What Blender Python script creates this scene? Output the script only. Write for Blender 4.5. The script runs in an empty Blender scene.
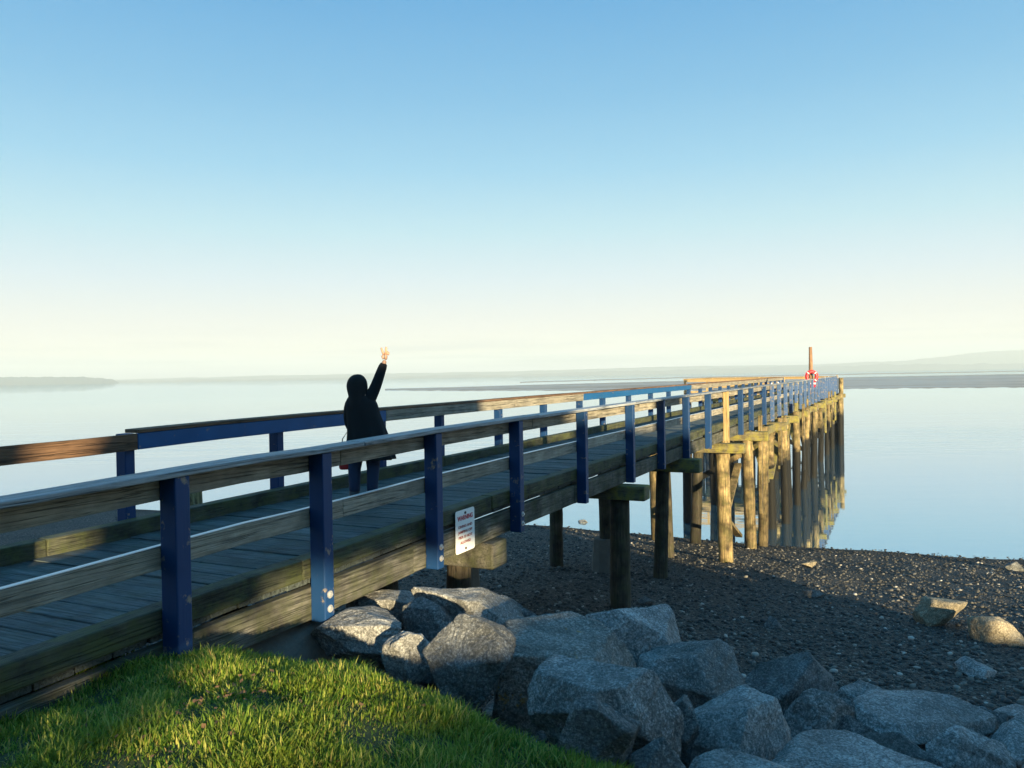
import bpy, math, random
import numpy as np
from mathutils import Vector, Matrix
random.seed(7); rng = np.random.default_rng(7)
R = math.radians
sc = bpy.context.scene; col = sc.collection

# ------------------------------------------------------------------ camera
CZ = 5.6                       # camera height above the water (water is z = 0)
F = 800.0; ROLL = R(.9); PITCH = math.atan(8.7/800)
cam_d = bpy.data.cameras.new('camera'); cam = bpy.data.objects.new('camera', cam_d); col.objects.link(cam)
cam_d.lens = 28.125; cam_d.sensor_width = 36; cam_d.clip_start = .05; cam_d.clip_end = 60000
cam.matrix_world = Matrix.Translation((0, 0, CZ)) @ Matrix.Rotation(math.pi/2 - PITCH, 4, 'X') @ Matrix.Rotation(-ROLL, 4, 'Z')
sc.camera = cam

def ray(x, y):
    u, v = x-512, 384-y
    c, s = math.cos(ROLL), math.sin(ROLL)
    u, v = u*c+v*s, -u*s+v*c
    X, Z = u/F, v/F
    return Vector((X, math.cos(PITCH)+Z*math.sin(PITCH), -math.sin(PITCH)+Z*math.cos(PITCH)))
def at(x, y, d):               # world point seen at pixel x, y at forward distance d
    q = ray(x, y); return Vector((0, 0, CZ)) + q*(d/q.y)

# pier frame: X across, t along, z relative to camera height
TH = math.atan(.48); CT, ST = math.cos(TH), math.sin(TH)
XN, XF = -3.99, -7.15          # outer faces of the near and far railing posts
def dz(t): return float(np.interp(t, [0, 2.5, 3.5, 4.2, 4.9, 6.6, 8.4, 20, 60], [-.12, -.087, -.060, -.042, -.045, -.014, 0, .02, .06]))
def PW(X, t, z): return Vector((X*CT+t*ST, -X*ST+t*CT, CZ+z))
def pier_t(x, X):              # t at which pixel column x meets the plane X
    q = ray(x, 450); m = q.x/q.y
    # X*CT+t*ST = m*(-X*ST+t*CT)
    return (X*CT+m*X*ST)/(m*CT-ST)

# ------------------------------------------------------------------ helpers
def tag(o, label=None, cat=None, group=None, kind=None):
    if label: o['label'] = label
    if cat: o['category'] = cat
    if group: o['group'] = group
    if kind: o['kind'] = kind
    return o
def empty(name, loc, rz=0):
    o = bpy.data.objects.new(name, None); col.objects.link(o)
    o.location = loc; o.rotation_euler = (0, 0, rz); o.empty_display_size = .2
    return o
class MB:
    def __init__(s): s.v = []; s.f = []; s.uv = None
    def add(s, vs, fs):
        n = len(s.v); s.v += [tuple(p) for p in vs]; s.f += [tuple(i+n for i in f) for f in fs]
    def box(s, x0, x1, y0, y1, z0, z1, za=0, zb=0):      # za, zb shift z at y0, y1
        P = [(x0,y0,z0+za),(x1,y0,z0+za),(x1,y1,z0+zb),(x0,y1,z0+zb),(x0,y0,z1+za),(x1,y0,z1+za),(x1,y1,z1+zb),(x0,y1,z1+zb)]
        s.add(P, [(0,3,2,1),(4,5,6,7),(0,1,5,4),(1,2,6,5),(2,3,7,6),(3,0,4,7)])
    def beam(s, a, b, w, h, up=(0,0,1)):
        a, b = Vector(a), Vector(b); d = (b-a).normalized(); u = Vector(up)
        sd = d.cross(u).normalized(); u = sd.cross(d).normalized()
        P = [p+sd*(i*w/2)+u*(j*h/2) for p in (a, b) for i, j in ((-1,-1),(1,-1),(1,1),(-1,1))]
        s.add(P, [(0,1,2,3)[::-1],(4,5,6,7),(0,1,5,4),(1,2,6,5),(2,3,7,6),(3,0,4,7)])
    def tube(s, pts, rad, n=12, cap=True, wob=0):
        pts = [Vector(p) for p in pts]; rings = []
        for i, p in enumerate(pts):
            a = pts[max(i-1, 0)]; b = pts[min(i+1, len(pts)-1)]; d = (b-a).normalized()
            u = d.orthogonal().normalized() if i == 0 else (u - d*u.dot(d)).normalized()
            w = d.cross(u); r = rad[i] if isinstance(rad, (list, tuple)) else rad
            rings.append([p+(u*math.cos(2*math.pi*k/n)+w*math.sin(2*math.pi*k/n))*(r*(1+wob*random.uniform(-1, 1))) for k in range(n)])
        vs = [q for r_ in rings for q in r_]; fs = []
        for i in range(len(pts)-1):
            for k in range(n):
                k2 = (k+1) % n; fs.append((i*n+k, i*n+k2, (i+1)*n+k2, (i+1)*n+k))
        if cap: fs.append(tuple(range(n))[::-1]); fs.append(tuple(range((len(pts)-1)*n, len(pts)*n)))
        s.add(vs, fs)
    def build(s, name, m, parent=None, bevel=0, smooth=False, loc=None):
        me = bpy.data.meshes.new(name); me.from_pydata(s.v, [], s.f); me.update()
        o = bpy.data.objects.new(name, me); col.objects.link(o)
        for mm in (m if isinstance(m, (list, tuple)) else [m]): me.materials.append(mm)
        if parent: o.parent = parent
        if loc is not None: o.location = loc
        if smooth: me.polygons.foreach_set('use_smooth', [True]*len(me.polygons))
        if bevel:
            b = o.modifiers.new('b', 'BEVEL'); b.width = bevel; b.segments = 2; b.limit_method = 'ANGLE'; b.angle_limit = R(40)
        return o
def np_mesh(name, V, Fc, m, parent=None, smooth=False):
    V = np.asarray(V, dtype=np.float32); Fc = np.asarray(Fc, dtype=np.int32); k = Fc.shape[1]
    me = bpy.data.meshes.new(name)
    me.vertices.add(len(V)); me.vertices.foreach_set('co', V.ravel())
    me.loops.add(Fc.size); me.loops.foreach_set('vertex_index', Fc.ravel())
    me.polygons.add(len(Fc)); me.polygons.foreach_set('loop_start', np.arange(0, Fc.size, k, dtype=np.int32))
    try: me.polygons.foreach_set('loop_total', np.full(len(Fc), k, dtype=np.int32))
    except Exception: pass
    me.update(calc_edges=True); me.validate()
    if smooth: me.polygons.foreach_set('use_smooth', [True]*len(me.polygons))
    o = bpy.data.objects.new(name, me); col.objects.link(o)
    for mm in (m if isinstance(m, (list, tuple)) else [m]): me.materials.append(mm)
    if parent: o.parent = parent
    return o

# ------------------------------------------------------------------ materials
class NT:
    def __init__(s, name):
        s.m = bpy.data.materials.new(name); s.m.use_nodes = True; s.t = s.m.node_tree
        s.n = s.t.nodes; s.b = s.n['Principled BSDF']; s.out = s.n['Material Output']
    def new(s, typ, **kw):
        n = s.n.new(typ)
        for k, v in kw.items():
            if k.startswith('i_'): n.inputs[k[2:].replace('_', ' ')].default_value = v
            else: setattr(n, k, v)
        return n
    def l(s, a, b): s.t.links.new(a, b)
    def noise(s, scale, detail=4, rough=.55, vec=None, dist=0):
        n = s.new('ShaderNodeTexNoise'); n.inputs['Scale'].default_value = scale; n.inputs['Detail'].default_value = detail
        n.inputs['Roughness'].default_value = rough; n.inputs['Distortion'].default_value = dist
        if vec is not None: s.l(vec, n.inputs['Vector'])
        return n.outputs['Fac']
    def ramp(s, fac, stops):
        n = s.new('ShaderNodeValToRGB'); e = n.color_ramp.elements
        while len(e) < len(stops): e.new(.5)
        for el, (p, c) in zip(e, stops):
            el.position = p; el.color = (c, c, c, 1) if isinstance(c, (int, float)) else (*c, 1)
        s.l(fac, n.inputs[0]); return n.outputs[0]
    def mix(s, fac, a, b, mode='MIX'):
        n = s.new('ShaderNodeMix', data_type='RGBA', blend_type=mode)
        for v, i in ((fac, 0), (a, 6), (b, 7)):
            if isinstance(v, bpy.types.NodeSocket): s.l(v, n.inputs[i])
            else: n.inputs[i].default_value = v if i == 0 else (*v, 1)
        return n.outputs[2]
    def math(s, op, a, b=0):
        n = s.new('ShaderNodeMath', operation=op)
        for v, i in ((a, 0), (b, 1)):
            if isinstance(v, bpy.types.NodeSocket): s.l(v, n.inputs[i])
            else: n.inputs[i].default_value = v
        return n.outputs[0]
    def obj(s): return s.new('ShaderNodeTexCoord').outputs['Object']
    def gen(s): return s.new('ShaderNodeTexCoord').outputs['Generated']
    def pos(s): return s.new('ShaderNodeNewGeometry').outputs['Position']
    def mapping(s, vec, scale):
        n = s.new('ShaderNodeMapping'); n.inputs['Scale'].default_value = scale; s.l(vec, n.inputs[0]); return n.outputs[0]
    def base(s, c):
        if isinstance(c, bpy.types.NodeSocket): s.l(c, s.b.inputs['Base Color'])
        else: s.b.inputs['Base Color'].default_value = (*c, 1)
    def rough(s, c):
        if isinstance(c, bpy.types.NodeSocket): s.l(c, s.b.inputs['Roughness'])
        else: s.b.inputs['Roughness'].default_value = c
    def bump(s, h, strength=.3, dist=.02):
        n = s.new('ShaderNodeBump'); n.inputs['Strength'].default_value = strength; n.inputs['Distance'].default_value = dist
        s.l(h, n.inputs['Height']); s.l(n.outputs[0], s.b.inputs['Normal'])
    def spec(s, v): s.b.inputs['Specular IOR Level'].default_value = v

def wood(name, dark, light, axis='Y', moss=0, mosscol=(.09, .11, .02), rough=.75, stain=.5, tide=False):
    k = NT(name); v = k.obj()
    oi = k.new('ShaderNodeObjectInfo').outputs['Random']
    isl = k.new('ShaderNodeNewGeometry').outputs['Random Per Island']
    add = k.new('ShaderNodeVectorMath', operation='ADD'); k.l(v, add.inputs[0])
    cm = k.new('ShaderNodeCombineXYZ'); k.l(k.math('MULTIPLY', oi, 37), cm.inputs[0]); k.l(k.math('MULTIPLY', isl, 53), cm.inputs[2]); k.l(cm.outputs[0], add.inputs[1])
    vv = add.outputs[0]
    sc_ = {'Y': (52, 3.4, 52), 'X': (3.4, 52, 52), 'Z': (30, 30, 1.5)}[axis]; sk_ = {'Y': (34, .55, 34), 'X': (.55, 34, 34), 'Z': (22, 22, .6)}[axis]
    g = k.noise(1, 6, .65, k.mapping(vv, sc_), .6)
    st = k.noise(3.1, 5, .6, vv)
    c = k.mix(k.ramp(g, [(.3, 0), (.7, 1)]), dark, light)
    chk = k.ramp(k.math('ABSOLUTE', k.math('SUBTRACT', k.noise(1, 3, .5, k.mapping(vv, sk_), .3), .5)), [(0, 1), (.022, 0)])
    c = k.mix(k.math('MULTIPLY', chk, .8), c, tuple(x*.2 for x in dark))
    c = k.mix(k.ramp(st, [(.35, stain), (.65, 0)]), c, tuple(x*.45 for x in dark))
    var = k.math('ADD', k.math('MULTIPLY', isl, .45), .78)
    c = k.mix(1, c, k.new('ShaderNodeCombineColor').outputs[0], 'MULTIPLY') if False else c
    vc = k.new('ShaderNodeCombineColor'); [k.l(var, vc.inputs[i]) for i in range(3)]
    c = k.mix(1.0, c, vc.outputs[0], 'MULTIPLY')
    # knots
    vo = k.new('ShaderNodeTexVoronoi'); vo.inputs['Scale'].default_value = 2.3; k.l(k.mapping(vv, (1.5, 1, 1.5) if axis != 'Z' else (1.5, 1.5, 1)), vo.inputs['Vector'])
    c = k.mix(k.ramp(vo.outputs['Distance'], [(.03, .75), (.08, 0)]), c, tuple(x*.25 for x in dark))
    if moss:
        mm = k.noise(5, 6, .7, v); nz = k.new('ShaderNodeSeparateXYZ'); k.l(k.new('ShaderNodeNewGeometry').outputs['Normal'], nz.inputs[0])
        mf = k.math('MULTIPLY', k.ramp(mm, [(.42, 0), (.62, 1)]), moss)
        c = k.mix(mf, c, mosscol)
    if tide:
        sp = k.new('ShaderNodeSeparateXYZ'); k.l(k.pos(), sp.inputs[0])
        hz = k.math('ADD', sp.outputs[2], k.math('MULTIPLY', k.math('SUBTRACT', k.noise(1.7, 3, .6, v), .5), 1.6))
        tf = k.ramp(k.math('MULTIPLY', hz, .25), [(.56, 1), (.66, 0)]); far_ = k.ramp(k.math('MULTIPLY', sp.outputs[1], .02), [(.44, 0), (.56, 1)]); tf = k.math('MULTIPLY', tf, far_)
        c = k.mix(tf, c, k.mix(k.noise(30, 3, .6, v), (.001, .0014, .0015), (.008, .0075, .005)))
    k.base(c); k.rough(rough); k.spec(.3)
    k.bump(k.math('SUBTRACT', k.math('ADD', g, k.math('MULTIPLY', st, .6)), chk), .7, .012)
    return k.m
def paint(name, colr, chip=.15, rough=.55, under=(.25, .2, .14), axis='Z'):
    k = NT(name); v = k.obj()
    n = k.noise(9, 7, .7, v); g = k.noise(1, 4, .6, k.mapping(v, (30, 30, 1.5) if axis == 'Z' else (30, 1.5, 30)))
    c = k.mix(k.noise(2.5, 4, .6, v), tuple(x*.7 for x in colr), tuple(min(1, x*1.25) for x in colr))
    c = k.mix(k.ramp(n, [(.66-chip*.3, 0), (.74-chip*.3, .9)]), c, under)
    k.base(c); k.rough(rough); k.spec(.35); k.bump(g, .35, .006); return k.m
def plain(name, c, rough=.6, metal=0, var=.25, scale=20, bump=0):
    k = NT(name); v = k.obj()
    k.base(k.mix(k.noise(scale, 4, .6, v), tuple(x*(1-var) for x in c), tuple(min(1, x*(1+var)) for x in c)))
    k.rough(rough); k.b.inputs['Metallic'].default_value = metal
    if bump: k.bump(k.noise(scale*2, 5, .6, v), bump, .01)
    return k.m

M = {}
M['deck'] = wood('weathered_deck', (.035, .045, .05), (.125, .15, .155), 'X', moss=.25, mosscol=(.05, .07, .03))
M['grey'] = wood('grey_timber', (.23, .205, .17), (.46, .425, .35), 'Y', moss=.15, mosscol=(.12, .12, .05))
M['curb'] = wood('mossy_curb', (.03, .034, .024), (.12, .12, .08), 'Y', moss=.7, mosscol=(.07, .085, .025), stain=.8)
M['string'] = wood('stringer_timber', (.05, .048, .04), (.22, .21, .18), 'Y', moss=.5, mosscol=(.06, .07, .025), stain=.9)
M['red'] = wood('red_brown_board', (.10, .055, .03), (.24, .14, .085), 'Y', stain=.3)
M['tan'] = wood('fresh_timber', (.28, .18, .08), (.50, .37, .19), 'Y', stain=.25)
M['tanz'] = wood('fresh_timber_post', (.34, .23, .10), (.54, .41, .21), 'Z', stain=.2)
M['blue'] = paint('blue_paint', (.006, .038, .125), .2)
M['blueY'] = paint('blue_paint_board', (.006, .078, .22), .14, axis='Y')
M['faded'] = paint('faded_blue_paint', (.045, .095, .22), .35)  # lighter copy of the blue: sunlight on the far posts put into the paint
M['cap'] = wood('cap_board', (.16, .17, .18), (.38, .40, .42), 'Y', stain=.3, rough=.5)
M['pilecap'] = wood('mossy_pile_cap', (.10, .085, .05), (.30, .26, .16), 'X', moss=.9, mosscol=(.26, .23, .05), stain=.6)
M['pile'] = wood('pile_timber', (.06, .042, .025), (.60, .44, .21), 'Z', moss=.4, mosscol=(.12, .12, .035), stain=.95, tide=True)
M['piledark'] = wood('creosoted_pile', (.016, .014, .011), (.13, .105, .075), 'Z', moss=.5, mosscol=(.05, .055, .02), stain=.9, tide=True)  # darker timber for the near bents and some inner piles
M['bolt'] = plain('galvanised_bolt', (.55, .55, .55), .45, .6)
k = NT('concrete'); v = k.obj(); c = k.mix(k.noise(4, 6, .65, v), (.07, .065, .055), (.2, .185, .16)); k.base(c); k.rough(.9); k.bump(k.noise(18, 6, .7, v), .5, .03); M['concrete'] = k.m

def rockmat(name, lo, hi, lichen=0, dark=.32):
    k = NT(name); v = k.obj(); oi = k.new('ShaderNodeObjectInfo').outputs['Random']
    add = k.new('ShaderNodeVectorMath', operation='ADD'); k.l(v, add.inputs[0]); cm = k.new('ShaderNodeCombineXYZ')
    [k.l(k.math('MULTIPLY', oi, 41), cm.inputs[i]) for i in range(3)]; k.l(cm.outputs[0], add.inputs[1]); v = add.outputs[0]
    n1 = k.noise(2.2, 8, .72, v, .4); n2 = k.noise(55, 5, .85, v); n3 = k.noise(.9, 3, .6, v)
    c = k.mix(k.ramp(n1, [(.32, 0), (.68, 1)]), lo, hi)
    c = k.mix(k.ramp(n2, [(.40, .75), (.56, 0)]), c, tuple(x*.35 for x in lo))
    c = k.mix(k.ramp(n2, [(.54, 0), (.66, .7)]), c, tuple(min(1, x*1.5) for x in hi))
    c = k.mix(k.ramp(n3, [(.38, dark), (.56, 0)]), c, (.045, .045, .032))
    # veins and damp cracks
    vo = k.new('ShaderNodeTexVoronoi', feature='DISTANCE_TO_EDGE'); vo.inputs['Scale'].default_value = .9
    wv = k.new('ShaderNodeVectorMath', operation='ADD'); k.l(v, wv.inputs[0]); nn = k.new('ShaderNodeTexNoise'); nn.inputs['Scale'].default_value = 3; k.l(v, nn.inputs['Vector']); k.l(nn.outputs['Color'], wv.inputs[1]); k.l(wv.outputs[0], vo.inputs['Vector'])
    c = k.mix(k.ramp(vo.outputs['Distance'], [(.0, .35), (.012, 0)]), c, (.05, .05, .045))
    if lichen:
        c = k.mix(k.ramp(k.noise(3.3, 5, .7, v), [(.61, 0), (.66, lichen)]), c, (.42, .24, .02))
    k.base(c); k.rough(.85); k.spec(.3)
    vf = k.new('ShaderNodeTexVoronoi', feature='SMOOTH_F1'); vf.inputs['Scale'].default_value = 3.2; vf.inputs['Smoothness'].default_value = .12; k.l(wv.outputs[0], vf.inputs['Vector'])
    rid = k.math('ABSOLUTE', k.math('SUBTRACT', k.noise(5.5, 7, .62, v, .8), .5))
    h = k.math('ADD', k.math('MULTIPLY', n1, .9), k.math('MULTIPLY', n2, .22)); h = k.math('ADD', h, k.math('MULTIPLY', vf.outputs['Distance'], .7)); h = k.math('ADD', h, k.math('MULTIPLY', rid, -1.1))
    c = k.mix(k.ramp(rid, [(.0, .55), (.05, 0)]), c, tuple(x*.5 for x in lo)); k.base(c)
    k.bump(h, 1.0, .09); return k.m
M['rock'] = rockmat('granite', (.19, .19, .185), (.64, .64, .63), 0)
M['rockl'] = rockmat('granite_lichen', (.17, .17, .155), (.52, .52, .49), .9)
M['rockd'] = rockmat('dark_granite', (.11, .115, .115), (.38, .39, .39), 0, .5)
M['rocks'] = rockmat('pale_sandstone', (.3, .25, .17), (.52, .45, .33), 0, .2)

# ------------------------------------------------------------------ ground height
def shore(r):   # forward distance of the waterline
    return np.interp(r, [-200, -60, -25, -14, 1.8, 8.3, 11, 13.3, 15, 20, 35, 200], [110, 52, 37.5, 34, 29.3, 25.6, 24.6, 23.6, 23.2, 22.5, 20, 4])
EDGE = np.array([(-60, 16), (-15, 9.5), (-6, 6.2), (-3.0, 5.4), (-1.9, 5.35), (-1.2, 5.2), (-.5, 4.98), (.15, 4.72), (.7, 4.32), (1.08, 3.8), (1.3, 3.1), (1.75, 2.3), (3, .9), (6, -1.2), (14, -7), (60, -16)])
def edge_dist(r, d):      # positive seaward of the grass edge
    r = np.asarray(r, float); d = np.asarray(d, float); best = np.full(r.shape, 1e9)
    for (x0, y0), (x1, y1) in zip(EDGE[:-1], EDGE[1:]):
        L2 = (x1-x0)**2+(y1-y0)**2; tt = np.clip(((r-x0)*(x1-x0)+(d-y0)*(y1-y0))/L2, 0, 1)
        best = np.minimum(best, np.hypot(r-x0-tt*(x1-x0), d-y0-tt*(y1-y0)))
    ye = np.interp(r, EDGE[:, 0], EDGE[:, 1]); return np.where(d > ye, best, -best)
def vnoise(x, y, s, seed=0):
    x = np.asarray(x)*s; y = np.asarray(y)*s; o = 0; a = 1
    for i in range(4):
        ang = seed*1.3+i*2.1; c, s_ = math.cos(ang), math.sin(ang)
        o = o + a*np.sin(x*c+y*s_+seed*3+i)*np.cos(-x*s_*1.1+y*c*.9+i*1.7); x = x*1.93; y = y*1.93; a *= .55
    return o
def ground(r, d):
    r = np.asarray(r, float); d = np.asarray(d, float)
    e = edge_dist(r, d)
    beach = .104*(shore(r)-d); beach = np.where(beach < 0, beach*.6, beach) + .03*vnoise(r, d, .8, 3)*np.clip(beach*.8+.25, .0, 1)
    beach = np.maximum(beach, -2.5)
    zg = CZ-1.60-.035*np.clip(d-3, -3, 3) - .16*np.clip((r+2.2), 0, 2.4)*.5 + .025*vnoise(r, d, 1.7, 1) - .2*np.clip((r+1.05)/1.0, 0, 1)**1.3 + .045*np.exp(-((r+1.95)**2/.5+(d-3.5)**2/.9)) + .05*np.exp(-((r+1.1)**2/1.1+(d-4.0)**2/1.0))
    zg = zg - .22*np.clip(1+e/.55, 0, 1)**2
    tt_ = r*ST+d*CT; xp_ = r*CT-d*ST-XN
    zg = zg - .16*np.clip(1-xp_/.9, 0, 1)*np.clip((3.5-tt_)/.7, 0, 1)
    bank = zg-.60*np.clip(e, 0, None) + .08*vnoise(r, d, 2.2, 5)*np.clip(e, 0, 1)
    land = np.maximum(beach, bank)
    far = np.hypot(r, d) > 400
    return np.where(far, np.where(d > 0, -2.5, land), land)
def gz(r, d): return float(ground(np.array([r]), np.array([d]))[0])
def hit(x, y, dmin=1.5, dmax=60):
    q = ray(x, y); prev = None; d = dmin
    while d < dmax:
        p = Vector((0, 0, CZ))+q*(d/q.y)
        if p.z <= gz(p.x, p.y): return p, d
        d += .03
    return p, d

def axis_vals(fine0, fine1, step, far0, far1):
    a = list(np.arange(fine0, fine1+1e-6, step)); g = step; x = fine1
    while x < far1: g *= 1.25; x += g; a.append(x)
    g = step; x = fine0; b = []
    while x > far0: g *= 1.25; x -= g; b.append(x)
    return np.array(b[::-1]+a)
xs = axis_vals(-9, 19, .11, -20000, 20000); ys = axis_vals(1.5, 31, .11, -3000, 30000)
XX, YY = np.meshgrid(xs, ys); ZZ = ground(XX, YY)
nx, ny = len(xs), len(ys)
V = np.stack([XX.ravel(), YY.ravel(), ZZ.ravel()], 1)
ii = (np.arange(ny-1)[:, None]*nx+np.arange(nx-1)[None, :]).ravel()
Fq = np.stack([ii, ii+1, ii+nx+1, ii+nx], 1)

k = NT('gravel_beach'); v = k.pos()
vo = k.new('ShaderNodeTexVoronoi'); vo.inputs['Scale'].default_value = 30; k.l(v, vo.inputs['Vector'])
vo2 = k.new('ShaderNodeTexVoronoi'); vo2.inputs['Scale'].default_value = 11; k.l(v, vo2.inputs['Vector'])
sv = k.new('ShaderNodeSeparateColor'); k.l(vo.outputs['Color'], sv.inputs[0])
c = k.ramp(sv.outputs[0], [(0, (.015, .016, .016)), (.55, (.045, .043, .038)), (.85, (.09, .082, .07)), (.97, (.25, .23, .2))])
c = k.mix(k.ramp(k.noise(.6, 5, .6, v), [(.35, .6), (.65, 0)]), c, (.03, .032, .028))
zz_ = k.new('ShaderNodeSeparateXYZ'); k.l(k.pos(), zz_.inputs[0])
c = k.mix(k.ramp(k.math('ADD', k.math('MULTIPLY', zz_.outputs[2], 1.6), k.math('MULTIPLY', k.math('SUBTRACT', k.noise(.9, 3, .6, k.pos()), .5), .5)), [(.1, .75), (.3, 0)]), c, (.008, .009, .008))
k.base(c); k.rough(.8); k.spec(.35)
k.bump(k.math('SUBTRACT', 1.0, k.math('ADD', vo.outputs['Distance'], k.math('MULTIPLY', vo2.outputs['Distance'], .8))), 1.0, .05)
M['beach'] = k.m
k = NT('soil_under_grass'); v = k.pos(); k.base(k.mix(k.noise(6, 6, .7, v), (.018, .028, .008), (.05, .07, .02))); k.rough(.95); k.bump(k.noise(25, 5, .7, v), .8, .04); M['soil'] = k.m
g = np_mesh('ground', V, Fq, [M['beach'], M['soil']], smooth=True)
ec = edge_dist(XX, YY); ec = (ec[:-1, :-1]+ec[1:, 1:])/2
g.data.polygons.foreach_set('material_index', (ec < .25).astype(np.int32).ravel())
tag(g, kind='structure')

# ------------------------------------------------------------------ water
k = NT('sea_water'); v = k.pos()
k.base((.06, .16, .24)); k.rough(.02); k.b.inputs['IOR'].default_value = 2.7; k.spec(.5)
mapv = k.mapping(v, (.35, 1.2, 1))
n1 = k.noise(1.6, 3, .5, mapv); n2 = k.noise(.22, 2, .5, mapv)
sepw = k.new('ShaderNodeSeparateXYZ'); k.l(v, sepw.inputs[0])
wl = k.math('ADD', sepw.outputs[1], k.math('ADD', k.math('MULTIPLY', k.math('SUBTRACT', k.noise(1, 3, .5, k.mapping(v, (.02, .05, 1))), .5), 26), k.math('MULTIPLY', sepw.outputs[0], .10)))
band = k.ramp(k.math('MULTIPLY', wl, .004), [(.0, .05), (.2, .05), (.24, .6), (.29, .65), (.32, .22), (.42, .26), (.46, .03), (.9, .03), (1, .12)])
h = k.math('ADD', k.math('MULTIPLY', n1, .5), n2)
bp = k.new('ShaderNodeBump'); bp.inputs['Distance'].default_value = .2; k.l(k.math('MULTIPLY', band, .5), bp.inputs['Strength']); k.l(h, bp.inputs['Height']); k.l(bp.outputs[0], k.b.inputs['Normal'])
gl = k.new('ShaderNodeBsdfGlossy'); gl.inputs['Color'].default_value = (.76, .88, .96, 1); gl.inputs['Roughness'].default_value = .02; k.l(bp.outputs[0], gl.inputs['Normal'])
mx = k.new('ShaderNodeMixShader'); mx.inputs[0].default_value = .62; k.l(k.b.outputs[0], mx.inputs[1]); k.l(gl.outputs[0], mx.inputs[2]); k.l(mx.outputs[0], k.out.inputs[0])
M['water'] = k.m
wx = [-20000, -2000, -200, 200, 2000, 20000]; wy = [-400, 12, 60, 400, 3000, 30000]
w = MB(); P = [(x, y, 0) for y in wy for x in wx]; w.add(P, [(j*6+i, j*6+i+1, (j+1)*6+i+1, (j+1)*6+i) for j in range(5) for i in range(5) ])
tag(w.build('water', M['water']), kind='structure')

# ------------------------------------------------------------------ sandbar
k = NT('wet_sandflat'); v = k.pos(); n = k.noise(1, 5, .6, k.mapping(v, (.01, .05, 1)))
k.base(k.ramp(n, [(.3, (.2, .16, .12)), (.5, (.42, .34, .26)), (.62, (.22, .18, .14)), (.72, (.6, .56, .5))])); k.rough(k.ramp(n, [(.4, .35), (.6, .8)])); k.bump(k.noise(.8, 3, .5, v), .3, .1); M['sand'] = k.m
def flat(name, front, back, zt=.22, n=90, seed=0):
    # front/back: lists of (pixel x, pixel y) on the water plane
    def P(px, py):
        q = ray(px, py); d = -(CZ)/q.z*q.y if q.z < -1e-4 else 6000; return np.array((q.x*d/q.y, d))
    xsn = np.linspace(front[0][0], front[-1][0], n); rows = []
    for fi in np.linspace(0, 1, 7):
        row = []
        for i, px in enumerate(xsn):
            yf = np.interp(px, [a for a, b in front], [b for a, b in front]); yb = np.interp(px, [a for a, b in back], [b for a, b in back])
            A, B = P(px, yf), P(px, yb); A = A*(1+.012*math.sin(i*1.7+seed)+.01*math.sin(i*.61))
            p = A+(B-A)*fi; row.append((p[0], p[1], -.05 + (zt+.05*math.sin(i*.9+fi*5))*math.sin(math.pi*fi)**.6 if 0 < fi < 1 else -.06))
        rows.append(row)
    mb = MB(); mb.add([q for r_ in rows for q in r_], [(j*n+i, j*n+i+1, (j+1)*n+i+1, (j+1)*n+i) for j in range(6) for i in range(n-1)])
    return tag(mb.build(name, M['sand'], smooth=True), kind='structure')
flat('sandbar', [(385, 390), (450, 391), (700, 391.2), (860, 390), (1100, 388.3)], [(385, 389.3), (450, 387.2), (520, 385), (700, 380.2), (860, 376.8), (1100, 372.3)], .45, n=160)
flat('sandbar', [(520, 382.6), (700, 377.6), (860, 374.6), (1100, 370.2)], [(520, 382.2), (700, 376.8), (860, 373.6), (1100, 369.4)], .5, seed=5)

# ------------------------------------------------------------------ far shores
def hillmat(name, c): return plain(name, c, .95, 0, .4, .004)
M['hill'] = hillmat('wooded_far_shore', (.05, .085, .09)); M['mount'] = hillmat('far_mountain', (.06, .09, .10))
def ridge(name, prof, dist, depth, mat, base=-3, jag=0, n=160, seed=1):
    rs = random.Random(seed); xs_ = np.linspace(prof[0][0], prof[-1][0], n); rows = [[], [], [], [], []]
    j = 0
    for i, px in enumerate(xs_):
        yt = np.interp(px, [a for a, b in prof], [b for a, b in prof])
        j = .6*j+jag*rs.uniform(-1, 1)
        q = ray(px, yt-j*.5); top = CZ+q.z/q.y*dist; x = q.x/q.y*dist
        top = max(top, 1)
        for r_, (dd, hh) in zip(rows, ((-.35, None), (-.15, .6), (0, 1), (.3, .7), (1, None))):
            r_.append((x*(1+dd*depth/dist), dist+dd*depth, base if hh is None else top*hh*(1+.1*rs.uniform(-1, 1)*(hh < 1))))
    mb = MB(); mb.add([p for r_ in rows for p in r_], [(a*n+i, a*n+i+1, (a+1)*n+i+1, (a+1)*n+i) for a in range(4) for i in range(n-1)])
    return tag(mb.build(name, mat, smooth=True), kind='structure')
ridge('far_shore', [(-60, 376.5), (20, 377), (86, 376.8), (112, 379.3), (119, 382.8)], 3000, 300, M['hill'], jag=.8, seed=2)
ridge('far_shore', [(60, 381.5), (200, 380), (350, 377.5), (520, 373.8), (660, 370), (760, 367.5), (800, 366), (850, 366.2), (880, 363.5), (900, 364.5), (960, 364), (1100, 361.5)], 4300, 400, M['hill'], jag=1.3, seed=4, n=300)
ridge('mountain', [(760, 368), (860, 362), (900, 361), (950, 356), (985, 351.5), (1010, 350.5), (1060, 349), (1130, 350)], 5000, 500, M['mount'], jag=.5, seed=6)
ridge('mountain', [(-80, 380), (100, 380), (300, 375), (500, 371.5), (700, 366), (850, 364)], 4900, 500, M['mount'], jag=.5, seed=8)

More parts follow.
